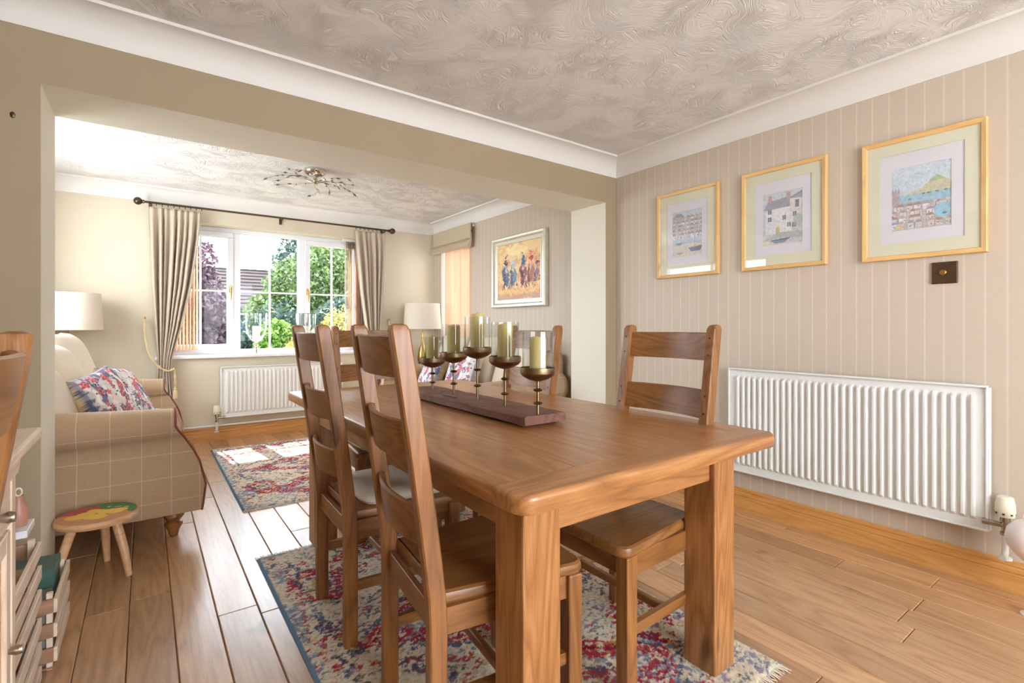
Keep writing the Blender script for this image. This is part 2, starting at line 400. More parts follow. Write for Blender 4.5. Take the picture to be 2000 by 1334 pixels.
# vertical blinds
def louvre_bunch(name, label, xs, y, z0, z1, ang, w=.085):
    t = thing(name, label, 'blind', (sum(xs)/len(xs), y, z0), 0, 'vertical blinds')
    cx = sum(xs)/len(xs)
    m = M(); m.box(min(xs)-cx-.03, max(xs)-cx+.03, -.02, .02, z1-z0, z1-z0+.03); obj('headrail', m, UPVC, t)
    me = None
    for i, x in enumerate(xs):
        if me is None:
            m = M(); m.box(-w/2, w/2, -.0012, .0012, .03, z1-z0); me = mesh_of(m); me.materials.append(LOUV)
        o = obj('louvre', me, None, t, loc=(x-cx, 0, 0), rot=(0, 0, R(ang+random.uniform(-4, 4))))
    m = M()
    for i in range(len(xs)-1):
        a, b = xs[i]-cx, xs[i+1]-cx
        for s in (-1, 1):
            dy = s*w*.45*math.sin(R(ang))
            m.tube([(a, dy, .03), ((a+b)/2, dy, .012), (b, dy, .03)], .0018, 5)
    k = obj('bead_chain', m, ENAM, t); k['kind'] = 'stuff'
    return t
louvre_bunch('vertical_blind', 'peach vertical blind bunched at left end of far window', [.16+.028*i for i in range(10)], 5.79, .86, 2.10, 76)
louvre_bunch('vertical_blind', 'peach vertical blind bunched at right end of far window', [1.865+.020*i for i in range(10)], 5.79, .86, 2.10, 80)
t = thing('vertical_blind', 'peach vertical blind closed across side window behind the lamp', 'blind', (XR+.06, 5.15, WZ0+.02), 0, 'vertical blinds')
m = M(); m.box(-.02, .02, -.34, .34, 1.12, 1.145); obj('headrail', m, UPVC, t)
m = M(); m.box(-.0012, .0012, -.043, .043, .03, 1.12); me = mesh_of(m); me.materials.append(LOUV)
for i in range(9): obj('louvre', me, None, t, loc=(0, -.30+.075*i, 0), rot=(0, 0, R(20 if i % 3 else 48)))
# roman blind
t = thing('roman_blind', 'cream roman blind folded up above the side window', 'blind', (XR, 5.15, 2.0))
prof = [(-.004, .27), (-.062, .27), (-.066, .26), (-.068, .10), (-.062, .085), (-.075, .078), (-.10, .02), (-.10, .004), (-.085, -.004), (-.06, .01), (-.05, .05), (-.045, .09), (-.05, .10), (-.05, .255), (-.004, .255)]
m = M(); m.rings([[(a, y, z) for a, z in prof] for y in (-.44, .44)]); obj('blind_fabric', m, ROMAN, t)
m = M(); m.box(-.06, -.004, -.43, .43, .235, .255); obj('headrail', m, UPVC, t)
m = M(); m.tube([(-.055, -.455, .25), (-.055, -.458, .19)], .004, 6); m.ball((-.055, -.458, .18), .012); obj('cord_pull', m, PEWTER, t)
for zz in (.012, .09):
    m = M(); m.tube([(-.108, -.44, zz), (-.108, .44, zz)], .006, 6); obj('hem_rod', m, ROMAN, t)

# ------------------------------------------------------------------ curtains, pole
def curtain(name, label, zs, L, Rr, y, n, mirror=False):
    nz, nu = 90, 150; P = np.zeros((nz, nu, 3)); u = np.linspace(0, 1, nu)
    for i, z in enumerate(np.linspace(zs[0], zs[-1], nz)):
        a = np.interp(-z, [-q for q in zs], L); b = np.interp(-z, [-q for q in zs], Rr); wdt = b-a
        amp = .012+.018*min(1, (zs[0]-z)/.4); amp *= min(1.3, .5+.5*wdt/.3)
        if z > zs[0]-.09: amp = .012
        ph = 2*PI*n*u
        P[i, :, 0] = a+wdt*(u+.012*np.sin(ph*.5+z*1.5))
        P[i, :, 1] = y+amp*np.sin(ph+.5*np.sin(ph*.37+1))+amp*.45*np.sin(ph*.63+2+z*.8)
        P[i, :, 2] = z
    o = grid_mesh(name, P, None, LINEN)
    o.modifiers.new('thick', 'SOLIDIFY').thickness = .004
    return tag(o, label, 'curtain', 'curtains at the far window')
curtain('curtain', 'cream pleated curtain tied back left of far window', [2.21, 1.95, 1.5, 1.11, .83, .72, .5, .06],
        [.026, .03, .045, .07, .09, .09, .07, .05], [.43, .41, .35, .27, .20, .19, .21, .25], 5.60, 8)
curtain('curtain', 'cream pleated curtain tied back right of far window', [2.21, 1.95, 1.5, 1.11, .83, .72, .5, .06],
        [1.905, 1.925, 1.97, 2.03, 2.08, 2.09, 2.06, 2.02], [2.27, 2.265, 2.24, 2.215, 2.20, 2.19, 2.22, 2.25], 5.60, 6)
t = thing('curtain_pole', 'bronze curtain pole with ball finials above far window', 'pole', (1.15, 5.58, 2.245))
m = M(); m.tube([(-1.16, 0, 0), (1.16, 0, 0)], .010, 10); obj('pole', m, PEWTER, t, 40)
for s in (-1, 1):
    m = M(); m.ball((s*1.20, 0, 0), .034); m.tube([(s*1.155, 0, 0), (s*1.175, 0, 0)], [.018, .012], 12); obj('finial', m, PEWTER, t, 60)
for bx in (-1.11, 0, 1.11):
    m = M(); m.tube([(bx, 0, -.012), (bx, .06, -.02), (bx, .105, -.02)], .007, 8); m.box(bx-.012, bx+.012, .1, .11, -.05, .01); obj('bracket', m, PEWTER, t)
rg = M(); rg.tube([(0, .018*math.cos(q), .018*math.sin(q)-.008) for q in np.linspace(0, 2*PI, 15)], .0028, 5, False); rgm = mesh_of(rg, 60); rgm.materials.append(PEWTER)
for i in range(10): obj('ring', rgm, None, t, loc=(-1.11+.044*i, 0, 0))
for i in range(8): obj('ring', rgm, None, t, loc=(.77+.048*i, 0, 0))
def rope(name, label, hook, pts, tas):
    t = thing(name, label, 'tieback', hook, 0, 'rope tiebacks')
    q = [tuple(Vector(p)-Vector(hook)) for p in pts]
    # smooth
    sm = []
    for i in range(len(q)-1):
        for k in range(6):
            s = k/6; a = Vector(q[max(i-1, 0)]); b = Vector(q[i]); c_ = Vector(q[i+1]); d = Vector(q[min(i+2, len(q)-1)])
            sm.append(tuple(.5*((2*b)+(-a+c_)*s+(2*a-5*b+4*c_-d)*s*s+(-a+3*b-3*c_+d)*s**3)))
    sm.append(q[-1])
    m = M()
    for ph in (0, PI):
        m.tube([(p[0]+.005*math.cos(i*.9+ph), p[1]+.003*math.sin(i*.9+ph), p[2]+.005*math.sin(i*.9+ph)) for i, p in enumerate(sm)], .0065, 6)
    obj('rope', m, ROPE, t, 60)
    e = Vector(tas)-Vector(hook)
    m = M(); m.lathe([(.004, .12), (.009, .10), (.016, .09), (.014, .075), (.018, .07), (.022, 0), (.0, 0)], 12, (e.x, e.y, e.z-.12)); obj('tassel', m, ROPE, t, 40)
    m = M(); m.tube([(0, .04, 0), (0, -.01, 0), (0, -.02, .02)], .005, 6); m.ball((0, -.02, .022), .009); obj('hook', m, BRASS, t, 40)
ROPE = mottled('cream_cord', (206, 178, 130), (224, 204, 164), 120, .8, .4)
rope('curtain_tieback', 'cream rope tieback with tassel round left curtain', (.0, 5.65, 1.18), [(0, 5.63, 1.19), (.0, 5.58, 1.05), (.03, 5.53, .88), (.10, 5.52, .76), (.17, 5.52, .715), (.215, 5.54, .73), (.225, 5.53, .64), (.225, 5.53, .58)], (.225, 5.53, .58))
rope('curtain_tieback', 'cream rope tieback with tassel round right curtain', (2.33, 5.65, 1.18), [(2.33, 5.63, 1.19), (2.33, 5.58, 1.05), (2.28, 5.53, .88), (2.19, 5.52, .76), (2.10, 5.52, .715), (2.06, 5.54, .73), (2.055, 5.53, .64), (2.055, 5.53, .58)], (2.055, 5.53, .58))

# ------------------------------------------------------------------ radiators
def radiator(name, label, W, z0, z1, pitch, loc, rz):
    """local: front faces -y, runs along x from 0 to W, back at y=0 touching brackets"""
    t = thing(name, label, 'radiator', loc, rz, 'white panel radiators')
    H = z1-z0; n = int((W-.05)/pitch); x0 = (W-n*pitch)/2
    # fluted panel: profile in xy swept along z
    def prof(amp):
        pts = [(0, -.055)]; 
        for i in range(n):
            a = x0+i*pitch
            for u_, d in ((0, 0), (.34, 0), (.40, .25), (.48, .85), (.56, 1), (.78, 1), (.86, .85), (.94, .25)): pts.append((a+u_*pitch, -.050-(.016*d*amp)))
        pts += [(W, -.055), (W, -.045), (0, -.045)]
        return pts
    rs = []
    for z, am in ((0, 0), (.040, 0), (.056, 1), (H-.056, 1), (H-.040, 0), (H, 0)): rs.append([(a, b, z) for a, b in prof(am)])
    m = M(); m.rings(rs); obj('front_panel', m, ENAM, t)
    m = M(); m.box(0, W, -.068, -.055, 0, .010, .003); m.box(0, W, -.068, -.055, H-.010, H, .003)
    m.box(0, .008, -.064, -.055, 0, H, .002); m.box(W-.008, W, -.064, -.055, 0, H, .002); obj('rim', m, ENAM, t)
    m = M(); m.box(-.004, .0, -.06, -.02, .0, H-.01, .001); m.box(W, W+.004, -.06, -.02, 0, H-.01, .001)
    m.box(0, W, -.03, -.024, .01, H-.02); obj('side_panel', m, ENAM, t)
    m = M(); k = int(W/.03)
    m.box(0, W, -.055, -.052, H-.004, H, 0)
    for i in range(k): m.box(i*W/k, i*W/k+.018, -.052, -.02, H-.006, H-.002)
    obj('top_grille', m, ENAM, t)
    for bx in (W*.15, W*.85):
        m = M(); m.box(bx-.02, bx+.02, -.03, .0, .08, H-.08); obj('bracket', m, ENAM, t)
    return t
radiator('radiator', 'long white ribbed radiator on striped wall below the pictures', 1.175, .245, .868, .0333, (XR-.002, 1.69, .245), R(-90))
radiator('radiator', 'white ribbed radiator under the far window', 1.18, .225, .725, .0385, (.60, YF-.002, .225), 0)
def trv(name, label, loc, rz, s=1):
    t = thing(name, label, 'valve', loc, rz, 'radiator valves')
    m = M(); m.lathe([(.0, .118), (.02, .118), (.027, .112), (.030, .09), (.032, .085), (.033, .05), (.029, .034), (.02, .03)], 20); obj('thermostatic_head', m, CREAMP, t, 40)
    m = M()
    for a in range(0, 360, 45):
        m.box(-.004, .004, .031, .0335, .045, .052, 0, 1, Matrix.Rotation(R(a), 4, 'Z'))
    obj('vent_slot', m, PEWTER, t)
    m = M(); m.lathe([(.016, .032), (.018, .012), (.012, .01), (.012, -.03), (.016, -.032), (.016, -.045), (.009, -.047)], 12); m.tube([(0, 0, -.005), (0, .045, -.005), (0, .07, -.005)], [.011, .011, .014], 10); obj('valve_body', m, CHROME, t, 40)
    m = M(); m.tube([(0, 0, -.045), (0, 0, -.115), (-.012, 0, -.125), (-.05, 0, -.128)], [.011, .011, .012, .012], 10); m.lathe([(.014, 0), (.022, 0), (.022, .008), (.014, .01)], 12, (0, 0, -.145)); obj('pipe', m, ENAM, t, 40)
    return t
CREAMP = plain('cream_plastic', (226, 218, 194), .4)
trv('radiator_valve', 'cream thermostatic valve at right end of long radiator', (XR-.062, .462, .295), R(0))
trv('radiator_valve', 'cream thermostatic valve at left end of far radiator', (.565, YF-.06, .235), R(-90))
m = M(); m.tube([(.30, YF-.028, .150), (2.7, YF-.028, .150)], .009, 8); tag(obj('heating_pipe', m, ENAM, None, 40), 'white heating pipe running above skirting on far wall', 'pipe')

# ------------------------------------------------------------------ dining table
def table():
    x0, x1, y0, y1, zt, th = .60, 1.645, .785, 2.815, .78, .046
    t = thing('dining_table', 'golden oak dining table with thick rounded top and square legs', 'table', ((x0+x1)/2, (y0+y1)/2, 0))
    W_, L_ = (x1-x0)/2, (y1-y0)/2
    def outline(ins, rc):
        pts = []
        for cx, cy, a0 in ((W_-rc, L_-rc, 0), (-(W_-rc), L_-rc, 90), (-(W_-rc), -(L_-rc), 180), (W_-rc, -(L_-rc), 270)):
            for k in range(7):
                a = R(a0+15*k); pts.append((cx+(rc-ins)*math.cos(a), cy+(rc-ins)*math.sin(a)))
        return pts
    def slab():
        m = M(); prof = [(.012, zt-th), (.003, zt-th+.004), (0, zt-th+.012), (0, zt-.015)]+[(.013*(1-math.cos(q)), zt-.013+.013*math.sin(q)) for q in np.linspace(.2, PI/2, 6)]
        m.rings([[(a, b, z) for a, b in outline(i, .045)] for i, z in prof]); return m
    bw = .105; g = .0005
    def cut(keep):
        m = slab()
        for co, no in keep:
            gm = m.b.verts[:]+m.b.edges[:]+m.b.faces[:]
            r = bmesh.ops.bisect_plane(m.b, geom=gm, plane_co=co, plane_no=no, clear_outer=True)
            ed = [e for e in r['geom_cut'] if isinstance(e, bmesh.types.BMEdge)]
            bmesh.ops.holes_fill(m.b, edges=ed, sides=0)
        return m
    def piece(name, keep, mat):
        o = obj(name, cut(keep), mat, t, 35); return o
    piece('end_board', [((0, -L_+bw-g, 0), (0, 1, 0))], OAK['x']); piece('end_board', [((0, L_-bw+g, 0), (0, -1, 0))], OAK['x'])
    Y_ = [((0, -L_+bw+g, 0), (0, -1, 0)), ((0, L_-bw-g, 0), (0, 1, 0))]
    piece('side_board', Y_+[((-W_+bw-g, 0, 0), (1, 0, 0))], OAK['y']); piece('side_board', Y_+[((W_-bw+g, 0, 0), (-1, 0, 0))], OAK['y'])
    n = 6; wI = (2*W_-2*bw)/n
    for i in range(n):
        a = -W_+bw+i*wI; m = M(); m.box(a+g, a+wI-g, -L_+bw+g, L_-bw-g, zt-th+.004, zt-random.uniform(0, .0003), .0006)
        obj('top_board', m, OAK['y'], t)
    lw = .113; ox, oy = .085, .105
    for sx in (-1, 1):
        for sy in (-1, 1):
            cx, cy = sx*(W_-ox-lw/2), sy*(L_-oy-lw/2)
            m = M(); m.box(cx-lw/2, cx+lw/2, cy-lw/2, cy+lw/2, .012, zt-th, .005, 2); obj('leg', m, OAK['z'], t)
    ax, ay = W_-ox-.03, L_-oy-.03
    for s in (-1, 1):
        m = M(); m.box(-ax+lw-.03, ax-lw+.03, s*ay-.012, s*ay+.012, zt-th-.105, zt-th, .003); obj('apron', m, OAK['x'], t)
        m = M(); m.box(s*ax-.012, s*ax+.012, -ay+lw-.03, ay-lw+.03, zt-th-.105, zt-th, .003); obj('apron', m, OAK['y'], t)
    return t
table()

# ------------------------------------------------------------------ dining chairs
def chair():
    t = thing('dining_chair', 'x', 'chair')
    fr = .205; rr = .19; xr = -.205; xf = .185; ps, pt = .045, .036; ztop = 1.113
    def xpost(z): return xr if z < .42 else xr-.095*((z-.42)/(ztop-.42))**1.15
    def section(cx, cy, z, a, b, c=.004):
        return [(cx-a+c, cy-b, z), (cx+a-c, cy-b, z), (cx+a, cy-b+c, z), (cx+a, cy+b-c, z), (cx+a-c, cy+b, z), (cx-a+c, cy+b, z), (cx-a, cy+b-c, z), (cx-a, cy-b+c, z)]
    slz = [(.985, 1.085), (.782, .882), (.575, .675)]
    for s in (-1, 1):
        m = M(); rs = []
        for z in [0, .2, .40, .46, .55, .65, .75, .85, .95, 1.05, ztop-.016]: rs.append(section(xpost(z), s*rr, z, ps/2, pt/2))
        rs.append(section(xpost(ztop)-.0, s*rr, ztop-.004, ps/2-.004, pt/2-.004)); rs.append(section(xpost(ztop), s*rr, ztop, ps/2-.013, pt/2-.010))
        m.rings(rs); lg = obj('leg', m, CH['z'], t, 25)
        p = M()
        for a, b in slz:
            for z in (a+.02, b-.02): p.tube([(xpost(z)+ps/2-.001, s*rr, z), (xpost(z)+ps/2+.0012, s*rr, z)], .004, 8)
        obj('peg', p, PEG, lg)
        m = M(); m.box(xf-.0225, xf+.0225, s*fr-.0225, s*fr+.0225, 0, .43, .004, 2); obj('leg', m, CH['z'], t)
        m = M(); m.rings([[(x_, y_+s*dy, z_) for dy, z_ in ((-.009, .185), (.009, .185), (.009, .218), (-.009, .218))] for x_, y_ in ((xr+.02, s*rr), (xf-.02, s*fr))]); obj('stretcher', m, CH['x'], t)
        m = M(); m.rings([[(x_, y_+dy, z_) for dy, z_ in ((-.009, .365), (.009, .365), (.009, .43), (-.009, .43))] for x_, y_ in ((xr+.02, s*rr), (xf-.02, s*fr))]); obj('seat_rail', m, CH['x'], t)
    m = M(); m.box(-.02, .0, -.19, .19, .188, .215, .003); obj('stretcher', m, CH['y'], t)
    for xx, hw in ((xr, rr-.018), (xf, fr-.02)):
        m = M(); m.box(xx-.009, xx+.009, -hw, hw, .365, .43, .002); obj('seat_rail', m, CH['y'], t)
    # seat board with rounded corners and soft edge
    def so(ins):
        c_ = [(-.19, -.185, .006), (.222, -.228, .04), (.222, .228, .04), (-.19, .185, .006)]; pts = []
        for i, (x_, y_, r_) in enumerate(c_):
            a0 = (180, 270, 0, 90)[i]; sx = -1 if i in (0, 3) else 1; sy = -1 if i < 2 else 1
            for k in range(6):
                a = R(a0+18*k); pts.append((x_-sx*r_+(r_-ins)*math.cos(a), y_-sy*r_+(r_-ins)*math.sin(a)))
        return pts
    m = M(); m.rings([[(a, b, z) for a, b in so(i)] for i, z in ((.004, .430), (0, .436), (0, .448), (.003, .456), (.010, .461))]); obj('seat', m, CH['x'], t, 30)
    for a, b in slz:
        m = M(); rs = []
        for k in range(13):
            u = -1+2*k/12; y_ = u*(rr-.010); bow = -.034*(1-u*u)
            rs.append([(xpost(a)+bow-.008+.004, y_, a), (xpost(a)+bow+.008+.004, y_, a), (xpost(b)+bow+.008+.004, y_, b-.003), (xpost(b)+bow+.004, y_, b), (xpost(b)+bow-.008+.004, y_, b-.003)])
        m.rings(rs); obj('backrest_slat', m, CH['y'], t, 40)
    return t
PEG = plain('dark_peg', (70, 42, 24), .5)
def pad(parent_chair, label, grp):
    """cushion lies on the seat: a thing of its own"""
    nu = 26; P = []
    m = M(); rs = []
    for z, k in ((0, .90), (.004, .97), (.016, 1.0), (.028, .97), (.037, .88), (.042, .70), (.044, .4), (.0445, .05)):
        r_ = []
        for i in range(48):
            a = 2*PI*i/48; ca, sa = math.cos(a), math.sin(a); e = .28
            sx = math.copysign(abs(ca)**e, ca); sy = math.copysign(abs(sa)**e, sa)
            wdt = .205-.012*(1-sx)/2
            r_.append((.035+.185*sx*k, wdt*sy*k*.97, .461+z))
        rs.append(r_)
    m.rings(rs); o = obj('seat_cushion', m, PAD, None, 50)
    o.location = parent_chair.location; o.rotation_euler = parent_chair.rotation_euler
    return tag(o, label, 'cushion', grp)
c0 = chair()
spots = [((.787, 1.240, .014), -6, 'oak ladder-back chair nearest the camera on the table\'s left side, bare wooden seat', 1),
         ((.785, 1.917, .014), -1.5, 'oak ladder-back chair second along the table\'s left side, cream cushion on seat', 1),
         ((1.10, 2.72, .012), -90, 'oak ladder-back chair at far end of table facing the camera, in the opening', 1),
         ((1.395, 2.10, .014), 180, 'oak ladder-back chair behind the candles on the table\'s right side', 1),
         ((1.335, 1.197, .014), 180, 'oak ladder-back chair between table and radiator, bare polished seat', 1),
         ((-.46, .885, .0), 180, 'oak ladder-back chair cut off at left frame edge, beside pale cupboard', 1)]
chairs = []
for i, (p, a, lab, _) in enumerate(spots):
    o = c0 if i == 0 else copy_tree(c0)
    o.location = p; o.rotation_euler = (0, 0, R(a)); o['label'] = lab; o['group'] = 'oak ladder-back dining chairs'; chairs.append(o)
pad(chairs[1], 'cream seat cushion on second chair of the table\'s left side', 'cream seat cushions')
pad(chairs[2], 'cream seat cushion on chair at far end of table', 'cream seat cushions')

# ------------------------------------------------------------------ rugs
def rug(name, label, x0, x1, y0, y1, seed, edge_blue, res=.005):
    nx = int((x1-x0)/res); ny = int((y1-y0)/res); sh = (ny, nx)
    W_, L_ = x1-x0, y1-y0
    X_, Y_ = np.meshgrid(np.linspace(-W_/2, W_/2, nx), np.linspace(-L_/2, L_/2, ny))
    wx = X_+(fbm(sh, (L_*14, W_*14), seed)-.5)*.09; wy = Y_+(fbm(sh, (L_*14, W_*14), seed+5)-.5)*.09
    med = np.abs(wx)/(.46*W_)+np.abs(wy)/(.47*L_)
    k2 = np.abs(((wy/(L_*.34)+.5) % 1)-.5)*2; k1 = np.abs(wx)/(.5*W_)
    dia = k1+k2*.9
    d2 = np.sqrt(((np.abs(wx)-.36*W_)/.16)**2+((np.abs(wy)-.27*L_)/.2)**2)
    cream = np.array(lin((226, 214, 192))); red = np.array(lin((178, 40, 62))); navy = np.array(lin((62, 84, 116))); blue = np.array(lin((122, 150, 172))); gold = np.array(lin((196, 166, 92))); wine = np.array(lin((120, 24, 48))); pink = np.array(lin((216, 130, 130)))
    col = np.tile(cream, (ny, nx, 1)).astype(float)
    def paint(mask, c, amt=1.): 
        nonlocal col
        m_ = np.clip(mask*amt, 0, 1)[..., None]; col = col*(1-m_)+c*m_
    n1 = fbm(sh, (L_*20, W_*20), seed+21, 3); n2 = fbm(sh, (L_*60, W_*60), seed+33, 2); n3 = vnoise(sh, (L_*150, W_*150), seed+44)
    wear = (n1*.5+n2*.5)
    def band(f_, a, b): return ((f_ > a) & (f_ < b)).astype(float)
    lo = fbm(sh, (L_*7, W_*7), seed+3, 4); sp = fbm(sh, (L_*90, W_*60), seed+9, 2)
    brk = lo*.55+sp*.45
    keep = (brk > .42)*.95; keep2 = (brk > .50)*.9; sparse = (brk > .55)*.85
    paint(band(dia, .50, .80)*keep, red); paint(band(dia, .62, .68)*sparse, wine); paint(band(dia, .80, .88)*keep2, navy); paint(band(dia, .44, .50)*keep2, blue)
    paint(band(dia, .20, .30)*keep2, red); paint(band(dia, .30, .36)*keep2, navy); paint(band(dia, 0, .10)*keep, red); paint(band(dia, .10, .15)*keep2, gold)
    paint(band(dia, 1.05, 1.14)*keep2, red); paint(band(dia, 1.2, 1.27)*sparse, navy)
    paint(band(d2, .40, .72)*keep, red); paint(band(d2, 0, .22)*keep, gold); paint(band(d2, .28, .36)*keep2, navy); paint(band(d2, .80, .9)*keep2, blue)
    bx = W_/2-np.abs(wx); by = L_/2-np.abs(wy); bd = np.minimum(bx, by)
    paint(band(bd, .10, .125)*keep2, navy); paint(band(bd, 0, .06)*sparse, blue); paint(band(bd, .06, .08)*sparse, red)
    lo2 = fbm(sh, (L_*10, W_*10), seed+61, 3); sp2 = fbm(sh, (L_*100, W_*70), seed+71, 2)
    paint(((lo2 > .60) & (sp2 > .52)).astype(float), navy, .8); paint(((lo2 < .38) & (sp2 > .52)).astype(float), blue, .85)
    paint(((np.abs(lo2-.5) < .02) & (sp2 < .5)).astype(float), gold, .7); paint((sp2 > .66).astype(float), red, .35)
    paint((sp < .36).astype(float), cream, .75); paint((n3 > .8).astype(float), cream, .5)
    col *= (.82+.36*n3)[..., None]
    if edge_blue:
        bdx = X_+W_/2; m_ = (bdx < .011).astype(float)[..., None]; col = col*(1-m_)+np.array(lin((108, 138, 164)))*m_
        bdx = W_/2-X_; m_ = (bdx < .011).astype(float)[..., None]; col = col*(1-m_)+np.array(lin((108, 138, 164)))*m_
    edge = np.clip(np.minimum(W_/2-np.abs(X_), L_/2-np.abs(Y_))/.012, 0, 1)
    Z_ = .0015+edge*(.007+.004*n3+.003*n2)
    t = thing(name, label, 'rug', ((x0+x1)/2, (y0+y1)/2, 0), 0, 'patterned wool rugs')
    grid_mesh('pile', np.stack([X_, Y_, Z_], -1), np.clip(col, 0, 1), VRUG, t)
    m = M(); m.box(-W_/2+.002, W_/2-.002, -L_/2+.002, L_/2-.002, .0003, .0013); obj('backing', m, PAD, t)
    m = M(); rr_ = random.Random(seed)
    for s in (-1, 1):
        for i in range(int(W_/.008)):
            xx = -W_/2+.004+i*.008; l_ = rr_.uniform(.022, .034)
            m.tube([(xx, s*(L_/2-.004), .006), (xx+rr_.uniform(-.004, .004), s*(L_/2+l_*.5), .004), (xx+rr_.uniform(-.007, .007), s*(L_/2+l_), .0025)], [.0022, .0022, .0012], 4)
    tag(obj('fringe', m, PAD, t), kind='stuff')
    return t
rug('rug', 'red cream and blue distressed wool rug under the dining table', .43, 1.70, .80, 2.655, 5, True)
rug('rug', 'red cream and blue distressed wool rug before the far radiator', .475, 1.74, 3.39, 5.24, 25, True)

# ------------------------------------------------------------------ candle centrepiece
t = thing('candle_centrepiece', 'five-cup metal candle holder on weathered wooden board on dining table', 'candle holder', (1.105, 1.80, .78))
m = M(); rs = []
rr_ = random.Random(2)
for i in range(31):
    y_ = -.49+i*.98/30; e1, e2, e3 = (rr_.uniform(-.002, .002) for _ in range(3))
    rs.append([(-.09+e1, y_, .010), (.09+e2, y_, .010), (.092+e2, y_, .036+e3*.5), (.085+e2, y_, .040+e3*.5), (0, y_, .040-e1), (-.085+e1, y_, .040+e1*.5), (-.092+e1, y_, .036)])
m.rings(rs); bd = obj('base_board', m, DARKBOARD, t)
for s in (-1, 1):
    m = M(); m.box(-.075, .075, s*.44-.02, s*.44+.02, 0, .012, .002); obj('foot', m, DARKBOARD, bd)
m = M(); m.box(-.055, -.047, -.05+.08, .06+.08, .040, .045, .001); bar = obj('handle_bar', m, PEWTER, t)
cups = [(.0, .345, .972), (.005, .150, 1.005), (.008, -.042, 1.034), (-.008, -.262, 1.008), (-.018, -.470, .980)]
for cx, cy, zr in cups:
    z = zr-.78; st = M(); hh = z-.045
    st.tube([(cx, cy, .038), (cx, cy, hh)], .0058, 10); stm = obj('stem', st, ANT, t, 40)
    for q in (.33, .72):
        zz = .04+(hh-.04)*q; k = M(); k.lathe([(.0055, -.006), (.013, -.004), (.017, 0), (.013, .004), (.0055, .006)], 14, (cx, cy, zz))
        obj('knop', k, ANT, stm, 40)
    cp = M(); cp.lathe([(.0, -.048), (.012, -.047), (.032, -.041), (.052, -.030), (.060, -.021), (.061, -.017), (.0605, 0), (.058, .001), (.0575, -.018), (.050, -.024), (.0, -.026)], 32, (cx, cy, z)); obj('cup', cp, ANT, t, 40)
ch = [.108, .125, .145, .125, .108]; gt = [.098, .125, .125, .127, .12]
for i, ((cx, cy, zr), h) in enumerate(zip(cups, ch)):
    x_, y_ = 1.105+cx, 1.80+cy; zb = zr-.024
    nm = ['farthest and shortest', 'second farthest', 'tallest, middle', 'second nearest', 'nearest the camera']
    m = M(); r_ = .029; rs = []
    for z_, k_ in ((0, 1), (h*.6, 1), (h-.012+.022, 1), (h+.018, .93), (h+.020, .75), (h+.016, .3), (h+.016, .02)):
        rs.append([(r_*k_*math.cos(a)*(1+.02*math.sin(3*a+i)), r_*k_*math.sin(a), z_+(.003*math.sin(a+i) if k_ < 1 or z_ > h else 0)) for a in np.linspace(0, 2*PI, 25)[:-1]])
    m.rings(rs); o = obj('pillar_candle', m, WAX, None, 50, loc=(x_, y_, zb))
    tag(o, 'ivory pillar candle on dining table holder, %s of the five' % nm[i], 'candle', 'ivory pillar candles')
    wk = M(); wk.tube([(0, 0, h+.014), (.001, 0, h+.024)], .001, 5); obj('wick', wk, PEG, o)
    g = M(); hg = gt[i]; g.lathe([(.052, .0), (.0535, .0), (.0535, hg+.024), (.0515, hg+.024), (.0515, .001)], 36, cap=False)
    go = obj('glass_cylinder', g, HGLASS, None, 40, loc=(x_, y_, zb+.002))
    tag(go, 'clear glass cylinder round candle on dining table, %s of the five' % nm[i].replace('farthest and shortest', 'farthest').replace('tallest, middle', 'middle one'), 'glass', 'glass candle cylinders')

# ------------------------------------------------------------------ hurricane lamps on sill
for x_, lab in ((.93, 'glass goblet hurricane lamp with silver foot in front of middle window pane'), (1.42, 'glass goblet hurricane lamp partly hidden behind chair back on window sill')):
    t = thing('hurricane_lamp', lab, 'candle holder', (x_, 5.745, FZ0+.002), 0, 'hurricane lamps on the window sill')
    m = M(); m.lathe([(.0, 0), (.052, 0), (.054, .006), (.030, .014), (.016, .024), (.012, .034), (.022, .044), (.024, .052), (.014, .062), (.012, .072), (.020, .080), (.020, .088), (.010, .094), (.010, .112), (.022, .118), (.0, .12)], 28); obj('foot', m, STEEL, t, 40)
    m = M(); m.lathe([(.012, .120), (.030, .124), (.060, .150), (.088, .20), (.100, .26), (.103, .33), (.106, .42), (.104, .42), (.1005, .33), (.0975, .26), (.085, .202), (.058, .153), (.029, .127), (.010, .123)], 36, cap=False); obj('glass_bowl', m, HGLASS, t, 50)
    m = M(); m.tube([(.105*math.cos(a), .105*math.sin(a), .42) for a in np.linspace(0, 2*PI, 37)], .0018, 6, False); obj('rim', m, PEWTER, t, 50)
    o = obj('pillar_candle', M().lathe([(0, 0), (.036, 0), (.0365, .15), (.033, .156), (0, .152)], 24), WAXW, None, 50, loc=(x_, 5.745, FZ0+.131))
    tag(o, 'white pillar candle inside %s window sill hurricane lamp' % ('the left' if x_ < 1 else 'the right'), 'candle', 'white pillar candles on the sill')

